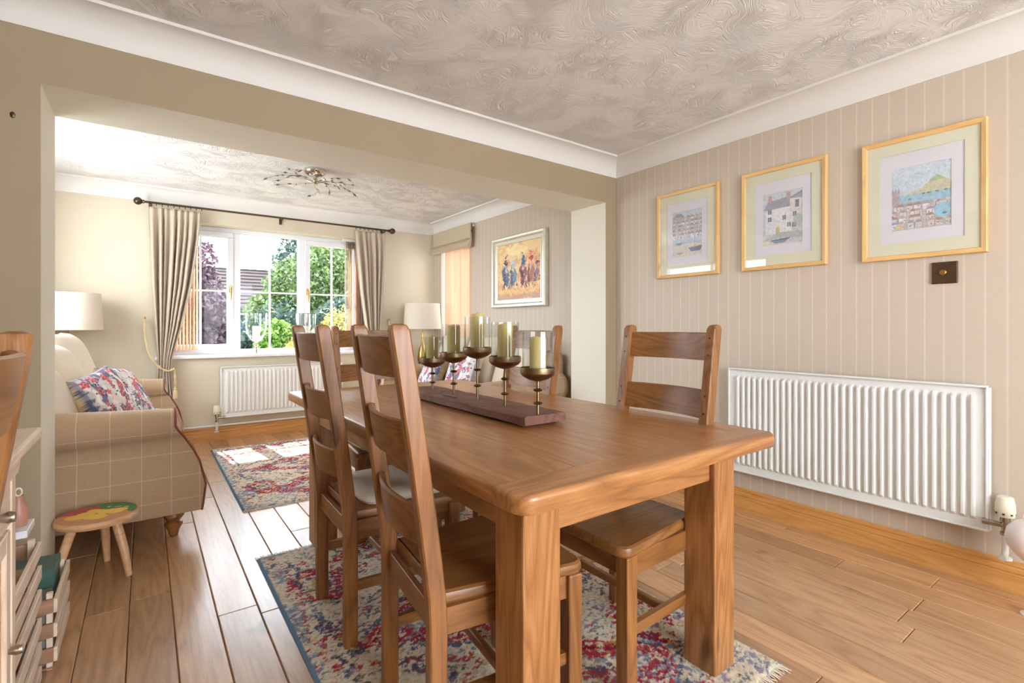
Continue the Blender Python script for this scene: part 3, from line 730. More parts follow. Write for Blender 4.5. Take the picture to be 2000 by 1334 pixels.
# ------------------------------------------------------------------ painting canvas
class Canvas:
    def __init__(s, w, h, res, bgc): s.nx = int(w/res); s.ny = int(h/res); s.a = np.tile(np.array(lin(bgc)), (s.ny, s.nx, 1)).astype(float); s.X, s.Y = np.meshgrid(np.linspace(0, 1, s.nx), np.linspace(0, 1, s.ny))
    def put(s, m, c, al=1.):
        m = (m.astype(float)*al)[..., None]; s.a = s.a*(1-m)+np.array(lin(c))*m
    def rect(s, x0, y0, x1, y1, c, al=1.): s.put((s.X > x0) & (s.X < x1) & (s.Y > y0) & (s.Y < y1), c, al)
    def ell(s, x, y, rx, ry, c, al=1.): s.put(((s.X-x)/rx)**2+((s.Y-y)/ry)**2 < 1, c, al)
    def poly(s, pts, c, al=1.):
        ins = np.zeros(s.X.shape, bool); n = len(pts)
        for i in range(n):
            (xa, ya), (xb, yb) = pts[i], pts[(i+1) % n]
            if ya == yb: continue
            ins ^= ((ya > s.Y) != (yb > s.Y)) & (s.X < (xb-xa)*(s.Y-ya)/(yb-ya)+xa)
        s.put(ins, c, al)
    def line(s, x0, y0, x1, y1, w, c, al=1.):
        dx, dy = x1-x0, y1-y0; L = dx*dx+dy*dy+1e-9; tt = np.clip(((s.X-x0)*dx+(s.Y-y0)*dy)/L, 0, 1)
        s.put(np.hypot(s.X-x0-tt*dx, s.Y-y0-tt*dy) < w, c, al)
def house(c, x, y, w, h, wall, roof, rr_):
    c.rect(x, y, x+w, y+h, wall); c.line(x, y, x, y+h, .004, (130, 120, 130)); c.line(x+w, y, x+w, y+h, .004, (130, 120, 130)); c.poly([(x-.01, y+h), (x+w+.01, y+h), (x+w*.75, y+h*1.5), (x+w*.25, y+h*1.5)], roof)
    for k in range(rr_.randint(1, 3)):
        xx = x+w*rr_.uniform(.1, .75); yy = y+h*rr_.uniform(.15, .65); c.rect(xx, yy, xx+w*.16, yy+h*.2, (96, 100, 120))
def harbour(kind):
    w, h = ((.225, .305), (.22, .30), (.225, .30))[kind]
    c = Canvas(w, h, .0017, (206, 210, 220)); rr_ = random.Random(kind+3)
    if kind == 0:
        c.rect(0, .75, 1, 1, (196, 208, 222)); c.rect(0, 0, 1, .35, (222, 214, 206)); c.rect(0, .28, 1, .42, (186, 204, 220))
        for r_ in range(5):
            for i in range(7): house(c, i*.15+rr_.uniform(-.04, .04), .75-.09*r_, .13, .09, rr_.choice([(226, 224, 228), (214, 206, 206), (198, 196, 206)]), rr_.choice([(150, 146, 160), (170, 140, 130), (176, 172, 184)]), rr_)
        c.rect(.1, .80, .35, .88, (190, 170, 165)); c.poly([(.05, .88), (.4, .88), (.3, .95), (.12, .95)], (150, 140, 156)); c.rect(.75, .8, .8, .98, (200, 196, 200))
        c.poly([(.55, .17), (.62, .10), (.92, .10), (1, .2)], (76, 112, 160)); c.line(.56, .175, .99, .2, .012, (176, 110, 90)); c.line(.75, .17, .75, .38, .005, (110, 90, 90))
        c.poly([(.1, .3), (.16, .26), (.3, .26), (.35, .32)], (110, 160, 160)); c.ell(.25, .08, .09, .025, (190, 160, 110)); c.ell(.5, .05, .2, .02, (230, 214, 170))
    elif kind == 1:
        c.rect(0, .8, 1, 1, (206, 212, 222)); c.rect(0, 0, 1, .3, (206, 204, 206))
        c.rect(.08, .22, .72, .72, (232, 230, 232)); c.poly([(.02, .68), (.8, .70), (.62, .88), (.14, .84)], (146, 150, 164)); c.rect(.15, .80, .24, .95, (190, 150, 140)); c.rect(.6, .8, .7, .97, (180, 150, 146))
        c.rect(.68, .3, 1, .85, (222, 218, 218)); c.poly([(.6, .84), (1, .96), (1, .82)], (160, 158, 170)); c.rect(.82, .66, .9, .8, (110, 110, 130)); c.line(.72, .85, 1, .93, .01, (120, 120, 136))
        for xx, yy in ((.14, .60), (.14, .46), (.34, .22), (.5, .46), (.62, .32), (.74, .30), (.75, .5)):
            c.rect(xx, yy, xx+.09, yy+.085, (86, 96, 130)); c.rect(xx+.035, yy, xx+.045, yy+.085, (220, 220, 226))
        c.rect(.35, .18, .43, .34, (214, 186, 96)); c.poly([(0, .1), (.4, .24), (1, .22), (1, .1), (.5, .14)], (176, 184, 180)); c.ell(.88, .42, .12, .12, (150, 170, 150), .7)
        c.poly([(.22, .09), (.3, .04), (.55, .04), (.68, .11)], (96, 130, 170)); c.line(.22, .095, .68, .115, .01, (60, 70, 100)); c.ell(.08, .06, .1, .03, (232, 220, 176))
    else:
        c.rect(0, .62, 1, 1, (206, 220, 230)); c.poly([(.2, .55), (.5, .62), (.76, .80), (1, .66), (1, .5), (.2, .5)], (206, 200, 160)); c.poly([(.62, .70), (.76, .80), (.9, .72)], (160, 190, 130)); c.rect(.15, .42, 1, .56, (150, 196, 214))
        for xx in (.55, .63, .76, .9, .32): c.ell(xx, .52+.03*rr_.random()-(.06 if xx == .32 else 0), .03, .012, (80, 100, 120))
        c.rect(0, .40, .15, .62, (176, 160, 160))
        for xx in (.03, .08, .13): c.poly([(xx-.02, .62), (xx+.02, .62), (xx, .70)], (150, 140, 150))
        c.rect(0, 0, 1, .40, (196, 186, 182)); c.rect(.1, .38, .7, .43, (160, 160, 170))
        for r_ in range(4):
            for i in range(7): house(c, i*.14+rr_.uniform(-.05, .05), .30-.09*r_, .12, .08, rr_.choice([(230, 226, 226), (214, 204, 200), (204, 202, 214)]), rr_.choice([(170, 110, 96), (150, 150, 166), (186, 170, 160)]), rr_)
        c.ell(.85, .25, .14, .12, (146, 198, 220)); c.ell(.8, .12, .05, .02, (196, 110, 80)); c.ell(.14, .06, .07, .03, (226, 196, 110)); c.ell(.88, .2, .04, .015, (60, 90, 130))
        for xx in (.4, .46, .62): c.line(xx, .85+.02*rr_.random(), xx+.03, .87, .004, (150, 160, 170))
    n = fbm(c.a.shape[:2], (30, 24), kind+9, 4)[..., None]; ink = (fbm(c.a.shape[:2], (45, 36), kind+19, 2)[..., None] > .60)
    c.a = c.a*(.78+.44*n); c.a = np.where(ink, c.a*.86, c.a); c.a = c.a*.8+.2*np.array(lin((214, 212, 216)))
    return c, w, h
def picture(yc, zc, kind, label):
    """hangs on right wall; local u = -y (left to right as seen), built in wall plane x=XR"""
    Wp, Hp = .470, .588
    t = thing('framed_picture', label, 'picture', (XR, yc, zc-Hp/2), 0, 'framed harbour prints')
    z0 = 0; fw = .024; hw = Wp/2
    prof = [(-.002, 0), (-.026, .001), (-.028, .004), (-.024, .020), (-.018, .024), (-.002, .024)]
    cs = [(-hw, 0), (hw, 0), (hw, Hp), (-hw, Hp)]; inn = [(1, 1), (-1, 1), (-1, -1), (1, -1)]
    for i in range(4):
        j = (i+1) % 4; m = M()
        m.rings([[(d, cs[k][0]+inn[k][0]*w_, cs[k][1]+inn[k][1]*w_) for d, w_ in prof] for k in (i, j)])
        obj('frame_side', m, FRAMEW['y' if i % 2 == 0 else 'z'], t)
    def holed(name, a, b, x_, mat):   # rectangular ring with thickness
        m = M(); (y0, y1, q0, q1), (u0, u1, p0, p1) = a, b
        m.box(x_, x_+.002, y0, y1, q0, p0); m.box(x_, x_+.002, y0, y1, p1, q1); m.box(x_, x_+.002, y0, u0, p0, p1); m.box(x_, x_+.002, u1, y1, p0, p1)
        return obj(name, m, mat, t)
    c, w_, h_ = harbour(kind)
    lx = .052
    holed('outer_mount', (-hw+.02, hw-.02, .02, Hp-.02), (-.159, .159, .082, Hp-.078), -.016, MOUNT1)
    holed('inner_mount', (-.165, .165, .076, Hp-.072), (-w_/2, w_/2, .14, .14+h_), -.012, MOUNT2)
    yy = (w_/2+.003)-c.X*(w_+.006); zz = .137+c.Y*(h_+.006)
    grid_mesh('print', np.stack([np.full_like(yy, -.009), yy, zz], -1)[:, ::-1], c.a[:, ::-1], VPRINT, t, False)
    m = M(); m.box(-.019, -.018, -hw+.02, hw-.02, .02, Hp-.02); obj('picture_glass', m, PGLASS, t)
    m = M(); m.box(-.006, -.002, -hw+.01, hw-.01, .01, Hp-.01); obj('backing_board', m, PEG, t)
MOUNT1 = plain('cream_mount_card', (222, 218, 192), .8); MOUNT2 = plain('white_mount_card', (224, 220, 226), .8)
picture(2.016, 1.751, 0, 'framed harbour village print, leftmost of three on striped wall')
picture(1.392, 1.748, 1, 'framed print of white cottage, middle of three on striped wall')
picture(.758, 1.738, 2, 'framed print of bay with green hill, rightmost above dimmer switch')
# far painting
def races():
    w, h = .60, .56; c = Canvas(w, h, .0028, (226, 186, 140)); rr_ = random.Random(4); X0, Y0 = c.X, c.Y
    c.X = X0+(fbm(X0.shape, (16, 16), 41, 3)-.5)*.10; c.Y = Y0+(fbm(X0.shape, (16, 16), 47, 3)-.5)*.12
    n = fbm(c.a.shape[:2], (9, 9), 4)
    c.put(n > .5, (236, 206, 150), .8); c.put((n < .42), (222, 160, 120), .7); c.rect(0, 0, 1, .12, (190, 150, 130), .8); c.rect(0, .1, 1, .2, (236, 190, 120), .7); c.ell(.45, .88, .25, .10, (246, 232, 170), .6)
    horses = [(.20, (84, 110, 140), (96, 60, 60)), (.37, (110, 140, 160), (200, 205, 205)), (.60, (140, 84, 96), (60, 110, 140)), (.76, (176, 110, 100), (190, 70, 70)), (.90, (150, 120, 130), (130, 80, 90))]
    for x_, hc, jc in horses[::-1]:
        s = .9 if x_ < .85 else .6; y_ = .5
        c.ell(x_, y_-.05, .085*s, .20*s, hc); c.ell(x_-.03, y_-.12, .03*s, .16*s, tuple(int(q*.6) for q in hc), .8); c.ell(x_+.01, y_+.1, .035*s, .08*s, tuple(min(255, q+50) for q in hc)); c.ell(x_, y_+.03, .02*s, .06*s, (220, 190, 170))
        for dx in (-.05, -.02, .03, .06): c.line(x_+dx, y_-.15, x_+dx*1.5+rr_.uniform(-.02, .02), y_-.34*s, .007, tuple(int(q*.7) for q in hc))
        c.ell(x_+.01, y_+.2*s, .045*s, .07*s, jc); c.ell(x_+.01, y_+.29*s, .022*s, .028*s, (230, 200, 180)); c.ell(x_+.01, y_+.315*s, .024*s, .018*s, tuple(min(255, q+30) for q in jc))
    for k in range(260):
        x_, y_ = rr_.random(), rr_.uniform(.1, .75); L = rr_.uniform(.01, .04); c.line(x_, y_, x_+L*rr_.uniform(-1, 1), y_+L, .005, rr_.choice([(200, 110, 80), (90, 100, 140), (240, 220, 180), (170, 120, 110), (220, 160, 90), (120, 130, 150)]), .7)
    c.X, c.Y = X0, Y0
    return c, w, h
c, w_, h_ = races()
t = thing('horse_painting', 'silver framed painting of racing horses and riders beside side window', 'painting', (XR, 3.89, 1.31))
hw, Hp = .43, .71; cs = [(-hw, 0), (hw, 0), (hw, Hp), (-hw, Hp)]; inn = [(1, 1), (-1, 1), (-1, -1), (1, -1)]
SILV = mottled('silver_leaf_frame', (206, 202, 184), (226, 222, 206), 30, .35, .1, .6)
prof = [(-.002, 0), (-.04, .0), (-.052, .010), (-.050, .028), (-.030, .045), (-.030, .062), (-.034, .066), (-.034, .076), (-.02, .080), (-.002, .08)]
for i in range(4):
    j = (i+1) % 4; m = M(); m.rings([[(d, cs[k][0]+inn[k][0]*q, cs[k][1]+inn[k][1]*q) for d, q in prof] for k in (i, j)]); obj('frame_side', m, SILV, t)
yy = (hw-.075)-c.X*2*(hw-.075); zz = .075+c.Y*(Hp-.15)
grid_mesh('canvas', np.stack([np.full_like(yy, -.018), yy, zz], -1)[:, ::-1], c.a[:, ::-1], VPAINT, t, False)

# dimmer switch
t = thing('dimmer_switch', 'bronze square dimmer switch on striped wall under right picture', 'switch', (XR, .672, 1.367))
m = M(); m.box(-.009, 0, -.048, .048, -.050, .050, .004, 2); obj('plate', m, mottled('bronze_plate', (104, 84, 66), (120, 100, 82), 20, .35, 0, 1), t)
m = M(); m.tube([(-.008, 0, 0), (-.028, 0, 0), (-.031, 0, 0)], [.013, .012, .009], 20); obj('knob', m, BRASS, t, 40)
for s in (-1, 1):
    m = M(); m.tube([(-.008, s*.03, 0), (-.0105, s*.03, 0)], .004, 10); obj('screw', m, PEWTER, t)

# ------------------------------------------------------------------ sofas
def sofa(label, loc, rz):
    """local: faces +x, arms at y = -1 and +1"""
    t = thing('sofa', label, 'sofa', loc, rz, 'checked scroll-arm sofas')
    HL = 1.05
    m = M(); m.box(-.42, .40, -HL+.12, HL-.12, .14, .34, .02, 2); obj('frame', m, CHECK, t, 30)
    for s in (-1, 1):
        rs = []
        for k in range(14):
            u = k/13; x_ = -.46+u*.80; r_ = .112-.034*u
            cy = s*(HL-.115+.010*u); cz = .72-r_-.035*u; pts = []
            bulge = 1
            def xx(z_):   # front edge rakes forward towards the floor
                f_ = u**6; return x_+f_*(.02+.14*math.sin(min(1, max(0, (.60-z_)/.35))*PI/2)-.02*max(0, (.3-z_)/.15))
            # roll from inside bottom over the top to outside crease
            for a in np.linspace(-50, 250, 19):
                ca, sa = math.cos(R(a)), math.sin(R(a)); py = cy-s*r_*ca; pz = cz+r_*sa
                pts.append((xx(pz), py, pz))
            yo = s*(HL-.045)
            for z_, dy in ((.46, -.035), (.40, -.02), (.28, .005), (.18, .01), (.14, .0)): pts.append((xx(z_), yo+s*dy, z_))
            yi = s*(HL-.20)
            for z_ in (.14, .3, .46): pts.append((xx(z_), yi, z_))
            if s < 0: pts = pts[::-1]
            rs.append(pts)
        m = M(); m.rings(rs); ar = obj('arm', m, CHECK, t, 60)
        fr = rs[-1][::-1] if s < 0 else rs[-1]
        m = M(); m.tube([tuple(Vector(p)+Vector((.003, 0, 0))) for p in fr[:24]], .0055, 6); obj('piping', m, PIPE, ar, 60)
        for xx_ in (-.36, .36):
            m = M(); m.lathe([(.028, .145), (.046, .13), (.050, .105), (.036, .085), (.028, .078), (.040, .07), (.042, .055), (.028, .03), (.020, 0), (.0, 0)], 20, (xx_, s*(HL-.15), 0)); obj('leg', m, CH['z'], t, 40)
    # back
    m = M(); rs = []
    for y_ in np.linspace(-HL+.10, HL-.10, 9):
        b_ = .02*math.cos(y_/HL*PI/2)
        rs.append([(-.30, y_, .16), (-.34, y_, .5), (-.38, y_, .80+b_), (-.40, y_, .86+b_), (-.44, y_, .885+b_), (-.48, y_, .86+b_), (-.485, y_, .5), (-.47, y_, .14)])
    m.rings(rs); obj('backrest', m, CHECK, t, 50)
    def soft(cx, cy, cz, a, b, c_, e=.35):
        m = M(); rs = []
        for k in range(15):
            ph = -PI/2+PI*k/14; cp = math.copysign(abs(math.cos(ph))**e, math.cos(ph)); sp = math.copysign(abs(math.sin(ph))**.8, math.sin(ph)); r_ = []
            for i in range(40):
                q = 2*PI*i/40; r_.append((cx+a*cp*math.copysign(abs(math.cos(q))**e, math.cos(q)), cy+b*cp*math.copysign(abs(math.sin(q))**e, math.sin(q)), cz+c_*sp))
            rs.append(r_)
        m.rings(rs); return m
    for i in (-1, 1):
        o = obj('seat_cushion', soft(.03, i*.425, .40, .37, .415, .085), CHECK, t, 60)
    return t
SF1 = (-.235, 4.15, 0)
sofa('beige windowpane-check sofa with rolled arms behind left side of opening', SF1, 0)
sofa('beige windowpane-check sofa against striped wall beyond the candles', (2.44, 4.18, 0), R(180))
def cushion(name, mat, w, h, d, loc, rot, label, grp, colour=None):
    n = 34; u = np.linspace(-1, 1, n); U, V = np.meshgrid(u, u)
    Z = d*(np.clip(1-U**4, 0, 1)*np.clip(1-V**4, 0, 1))**.42
    pin = 1-.075*(1-np.abs(U)**2)*0-.07*(1-V**2)*(np.abs(U))**3; pin2 = 1-.07*(1-U**2)*(np.abs(V))**3
    Z = Z*(1+.08*np.sin(3*U+2*V))
    Xp = U*w/2*pin; Yp = V*h/2*pin2
    P1 = np.stack([Xp, Yp, Z], -1); P2 = np.stack([Xp, Yp, -Z], -1)[:, ::-1]
    P = np.concatenate([P1, P2], 1)
    col = None
    if colour is not None:
        c1 = colour(U, V); col = np.concatenate([c1, c1[:, ::-1]], 1)
    o = grid_mesh(name, P, col, mat); o.location = loc; o.rotation_euler = rot
    b = bmesh.new(); b.from_mesh(o.data); bmesh.ops.remove_doubles(b, verts=b.verts, dist=.0008); b.to_mesh(o.data); b.free()
    return tag(o, label, 'cushion', grp)
CH_ROT = lambda lean, yaw: Euler((R(90)-R(0), 0, R(90)+yaw)).to_matrix()
def cush_rot(yaw, lean, roll=0):   # stands upright facing +x rotated by yaw, leaning back
    mt = Matrix.Rotation(yaw, 3, 'Z') @ Matrix.Rotation(-lean, 3, 'Y') @ Matrix.Rotation(PI/2, 3, 'Z') @ Matrix.Rotation(PI/2, 3, 'X') @ Matrix.Rotation(roll, 3, 'Z')
    return mt.to_euler()
for i, (y_, yw, ln, z_) in enumerate(((3.52, 0, .30, .66), (4.10, -.05, .30, .74), (4.66, -.1, .30, .79))):
    cushion('back_cushion', CUSHC, .56, .56 if i < 2 else .60, .13, (-.44, y_, z_), cush_rot(yw, ln), 'cream back cushion on left sofa, %s' % ['nearest the camera', 'middle one', 'farthest, by lampshade'][i], 'cream back cushions of the left sofa')
for i, y_ in enumerate((3.60, 4.18, 4.76)):
    cushion('back_cushion', CUSHC if i else CHECK2 if False else CUSHC, .56, .56, .10, (2.70, y_, .76), cush_rot(PI, .28), 'cream back cushion on right sofa, %s' % ['nearest the opening', 'middle one', 'nearest the side window'][i], 'cream back cushions of the right sofa')
def floral(seed):
    def fn(U, V):
        sh = U.shape; big = 34
        n = fbm((sh[0], sh[1]), (4, 4), seed, 2); col = np.tile(np.array(lin((226, 218, 214))), (*sh, 1)).astype(float)
        def pt(m, c, a=1.): 
            nonlocal col
            m = (m*a)[..., None]; col = col*(1-m)+np.array(lin(c))*m
        stripe = np.abs(((U*1.1+V*.25+.07*np.sin(11*V)) % .5)-.25)
        pt((stripe < .05).astype(float), (240, 236, 232)); pt(((stripe > .10) & (n > .46)).astype(float), (92, 102, 138), .9); pt((fbm(sh, (14, 14), seed+2, 2) > .6).astype(float), (210, 200, 206), .9)
        rs = np.random.RandomState(seed)
        for k in range(46):
            cx, cy = rs.uniform(-.95, .95, 2); r_ = rs.uniform(.06, .13); q = np.hypot(U-cx, V-cy)/r_; an = np.arctan2(V-cy, U-cx)
            fl = q < 1+.25*np.cos(5*an); pt(fl.astype(float), (206, 92, 104) if k % 3 else (70, 96, 130)); pt((q < .55).astype(float), (232, 150, 150)); pt((q < .25).astype(float), (150, 50, 70))
        for k in range(60):
            cx, cy = rs.uniform(-1, 1, 2); pt((np.hypot(U-cx, (V-cy)*2) < .045).astype(float), (60, 110, 110))
        edge = (np.maximum(np.abs(U), np.abs(V)) > .93); pt(edge.astype(float), (60, 72, 100), .6)
        return col
    return fn
_old = cushion
def fcushion(seed, loc, rot, label):
    # finer grid for the print
    n = 90; u = np.linspace(-1, 1, n); U, V = np.meshgrid(u, u); w = h = .42; d = .075
    Z = d*(np.clip(1-U**4, 0, 1)*np.clip(1-V**4, 0, 1))**.42; pin = 1-.07*(1-V**2)*(np.abs(U))**3; pin2 = 1-.07*(1-U**2)*(np.abs(V))**3
    P = np.concatenate([np.stack([U*w/2*pin, V*h/2*pin2, Z], -1), np.stack([U*w/2*pin, V*h/2*pin2, -Z], -1)[:, ::-1]], 1)
    c1 = floral(seed)(U, V); tan = np.tile(np.array(lin((206, 180, 140))), (*U.shape, 1))
    o = grid_mesh('floral_cushion', P, np.concatenate([c1, tan[:, ::-1]], 1), VFLOR); o.location = loc; o.rotation_euler = rot
    b = bmesh.new(); b.from_mesh(o.data); bmesh.ops.remove_doubles(b, verts=b.verts, dist=.0005); b.to_mesh(o.data); b.free()
    return tag(o, label, 'cushion', 'floral scatter cushions')
fcushion(3, (-.185, 3.80, .66), cush_rot(-.42, .42, .15), 'blue and red floral cushion on left sofa, left of the pair')
fcushion(8, (-.10, 4.16, .66), cush_rot(-.25, .50, -.12), 'blue and red floral cushion on left sofa, right of the pair')
fcushion(13, (2.43, 4.10, .67), cush_rot(PI+.15, .45, .1), 'floral cushion on right sofa, nearer the camera')
fcushion(17, (2.43, 4.68, .67), cush_rot(PI-.1, .45, -.08), 'floral cushion on right sofa, nearer the far window')

# ------------------------------------------------------------------ lamps on side tables
def table_lamp(x_, y_, label, tl):
    t = thing('side_table', tl, 'table', (x_, y_, 0), 0, 'small lamp tables')
    m = M(); m.lathe([(0, .525), (.165, .525), (.172, .53), (.172, .542), (.165, .548), (0, .548)], 32); obj('table_top', m, CH['x'], t, 40)
    m = M(); m.lathe([(.02, .525), (.028, .50), (.018, .45), (.024, .35), (.016, .2), (.026, .14), (.02, .1)], 16); obj('pedestal', m, CH['z'], t, 40)
    for k in range(3):
        a = k*2*PI/3; m = M(); m.tube([(.015*math.cos(a), .015*math.sin(a), .14), (.09*math.cos(a), .09*math.sin(a), .09), (.15*math.cos(a), .15*math.sin(a), .012)], [.014, .012, .010], 8); obj('leg', m, CH['x'], t, 40)
    t = thing('table_lamp', label, 'lamp', (x_, y_, .548), 0, 'drum-shade table lamps')
    m = M(); m.lathe([(0, 0), (.085, 0), (.088, .012), (.06, .022), (.03, .035), (.02, .06), (.045, .12), (.060, .20), (.045, .30), (.02, .37), (.014, .42), (.014, .50), (0, .50)], 28); obj('lamp_base', m, BRASS, t, 40)
    m = M(); m.lathe([(.222, .545), (.205, .845), (.203, .845), (.220, .545)], 48, cap=False); obj('lamp_shade', m, SHADE, t, 40)
    m = M()
    for a in (0, 2*PI/3, 4*PI/3): m.tube([(.006*math.cos(a), .006*math.sin(a), .82), (.203*math.cos(a), .203*math.sin(a), .835)], .002, 6)
    m.tube([(0, 0, .50), (0, 0, .86)], .004, 6); obj('shade_carrier', m, BRASS, t)
    m = M(); m.ball((0, 0, .60), .03, 1, 1, 1.4); obj('bulb', m, WAXW, t, 60)
table_lamp(-.50, 5.40, 'brass lamp with cream drum shade behind the left sofa', 'small round wooden table behind left sofa, under lamp')
table_lamp(2.66, 5.43-.01, 'brass lamp with cream drum shade before the side window', 'small round wooden table in far right corner, under lamp')

# ------------------------------------------------------------------ ceiling light
t = thing('ceiling_light', 'chrome ceiling light with leafy branching arms and glass drops', 'light', (1.12, 4.24, ZC))
m = M(); m.lathe([(0, 0), (.085, 0), (.087, -.008), (.080, -.030), (.055, -.048), (.02, -.056), (.014, -.06), (.012, -.085), (.02, -.09), (.026, -.105), (.018, -.118), (0, -.12)], 32); obj('canopy', m, STEEL, t, 50)
rr_ = random.Random(11)
for k in range(12):
    a = 2*PI*k/12+rr_.uniform(-.1, .1); L = rr_.uniform(.24, .33); up = rr_.uniform(-.01, .05); pts = []
    for i in range(9):
        u = i/8; r_ = .02+L*u; aa = a+.25*math.sin(u*3+k); pts.append((r_*math.cos(aa), r_*math.sin(aa), -.105+up*math.sin(u*PI)+(-.03 if k % 3 == 0 else .01)*u*u))
    m = M(); m.tube(pts, [.0028-.0018*i/8 for i in range(9)], 6); br = obj('arm', m, CHROME, t, 50)
    lf = M(); gl = M()
    for i in (3, 5, 6, 8):
        p = Vector(pts[i]); dr = (Vector(pts[min(i+1, 8)])-Vector(pts[i-1])).normalized(); sd = dr.cross(Vector((0, 0, 1)))*(1 if i % 2 else -1)
        e = p+dr*.035+sd*.022+Vector((0, 0, rr_.uniform(-.02, .01))); lf.tube([tuple(p), tuple((p+e)/2), tuple(e)], [.001, .007 if i != 8 else .009, .0008], 6)
        if i in (5, 8): gl.ball(tuple(e+dr*.008), .008, seg=8)
    obj('leaf', lf, CHROME, br, 50); gg = obj('glass_drop', gl, HGLASS, br, 50)

# ------------------------------------------------------------------ child's stool
t = thing('stool', 'small round wooden stool with painted yellow and green top', 'stool', (-.172, 2.93, 0))
m = M(); m.lathe([(0, .245), (.138, .245), (.149, .250), (.153, .262), (.149, .272), (.144, .276), (0, .276)], 48); st = obj('seat', m, wood('stool_beech', (190, 140, 96), (216, 170, 126), (230, 190, 150), 'x', .35), t, 30)
n = 90; U, V = np.meshgrid(np.linspace(-1, 1, n), np.linspace(-1, 1, n))
rad = np.sqrt(U**2+V**2); col = np.tile(np.array(lin((206, 150, 110))), (n, n, 1)).astype(float)
def pt(m_, c_):
    global col
    m_ = m_.astype(float)[..., None]; col = col*(1-m_)+np.array(lin(c_))*m_
wv = .12*np.sin(5*U)+.1*np.cos(7*V)
pt(V+.5*U > .25+wv, (70, 130, 80)); pt((V > .15+wv) & (U < .05) & (V+.5*U < .75), (190, 70, 80))
for cx, cy, r_ in ((-.40, -.10, .40), (-.05, -.28, .42), (.3, -.15, .38), (-.2, .22, .34), (.12, .1, .36), (.55, .02, .22), (.62, .45, .09), (.3, .6, .07), (.75, .25, .07)): pt(np.hypot((U-cx), (V-cy)*1.25+.05*np.sin(9*U)) < r_, (240, 200, 90))
pt(np.hypot(U+.05, (V+.05)*2) < .07, (90, 110, 60)); pt(np.hypot(U-.35, (V+.35)*2) < .10, (80, 130, 80))
# map the square grid to a disc
Rm = np.maximum(np.abs(U), np.abs(V)); sc_ = np.where(rad > 1e-6, Rm/np.maximum(rad, 1e-6), 1)
grid_mesh('painted_top', np.stack([U*sc_*.143, V*sc_*.143, np.full_like(U, .2768)], -1), col, VSTOOL, t)
for k in range(3):
    a = R(200+120*k); m = M(); m.tube([(.085*math.cos(a), .085*math.sin(a), .25), (.125*math.cos(a), .125*math.sin(a), .12), (.15*math.cos(a), .15*math.sin(a), 0)], [.019, .017, .013], 12); obj('leg', m, st.data.materials[0], t, 40)

# ------------------------------------------------------------------ cupboard and crates, left
t = thing('cupboard', 'pale pine cupboard with moulded top at left edge by crates', 'cabinet', (-.46, 1.37, 0))
m = M(); m.box(-.27, .272, -.185, .185, .868, .892, .006, 2); obj('worktop', m, PALE['y'], t)
m = M(); rs = []
for z_, e in ((.868, .030), (.862, .030), (.852, .022), (.846, .012), (.836, .008), (.80, .004)): rs.append([(-.25, -.165-e, z_), (.232+e, -.165-e, z_), (.232+e, .155+e, z_), (-.25, .155+e, z_)])
m.rings(rs[::-1]); obj('moulding', m, PALE['y'], t)
m = M(); m.box(-.25, .215, -.165, .155, .06, .86); m.box(.215, .232, -.165, -.13, .06, .86, .002); m.box(.215, .232, .118, .155, .06, .86, .002); m.box(.215, .232, -.13, .118, .80, .86, .002); m.box(.215, .232, -.13, .118, .06, .11, .002); obj('body', m, PALE['z'], t)
m = M(); m.box(.216, .230, -.127, .115, .70, .795, .003); dr = obj('drawer', m, PALE['y'], t)
m = M(); m.tube([(.23, 0, .747), (.245, 0, .747), (.255, 0, .747)], [.006, .012, .010], 12); obj('knob', m, CHROME, dr, 40)
m = M()
for a in ((-.127, -.09, .115, .69), (.078, .115, .115, .69), (-.09, .078, .65, .69), (-.09, .078, .115, .155)): m.box(.216, .230, *a, .002)
dor = obj('door', m, PALE['z'], t)
m = M(); m.box(.216, .222, -.09, .078, .155, .65); obj('door_panel', m, SKY_, dor)
m = M(); m.tube([(.23, .095, .44), (.243, .095, .44), (.252, .095, .44)], [.005, .011, .009], 12); obj('knob', m, CHROME, dor, 40)
m = M(); m.box(-.25, .225, -.16, .15, 0, .06); obj('plinth', m, PALE['y'], t)

def crate(label, x0, x1, y0, y1, z0, h, n=3):
    t = thing('slatted_crate', label, 'crate', ((x0+x1)/2, (y0+y1)/2, z0), 0, 'pale slatted wooden crates')
    a, b = (x1-x0)/2, (y1-y0)/2; sh = (h-.012)/n
    for k in range(n):
        z_ = .006+k*sh
        for s in (-1, 1):
            m = M(); m.box(s*a-.005, s*a+.005, -b, b, z_+.024, z_+sh-.010, .0015); obj('slat', m, PALE['y'], t)
            m = M(); m.box(-a+.005, a-.005, s*b-.010 if s > 0 else s*b, s*b if s > 0 else s*b+.010, z_+.024, z_+sh-.010, .0015); obj('slat', m, CRW, t)
    for sx in (-1, 1):
        for sy in (-1, 1):
            m = M(); m.box(sx*(a-.016)-.008, sx*(a-.016)+.008, sy*(b-.022)-.008, sy*(b-.022)+.008, 0, h, .001); obj('corner_post', m, PALE['z'], t)
    m = M(); m.box(-a+.006, a-.006, -b+.011, b-.011, .004, .010); obj('base', m, CRW, t)
    return t
CRW = wood('crate_brown', (130, 92, 66), (160, 120, 92), (184, 146, 116), 'x', .5)
crate('pale slatted crate of boxes on floor against opening wall', -.50, -.235, 2.19, 2.53, .001, .25)
crate('lower pale slatted crate of stack beside cupboard', -.52, -.262, 1.70, 2.11, .001, .235)
crate('upper pale slatted crate of stack beside cupboard, holding magazines', -.52, -.262, 1.70, 2.11, .238, .235)
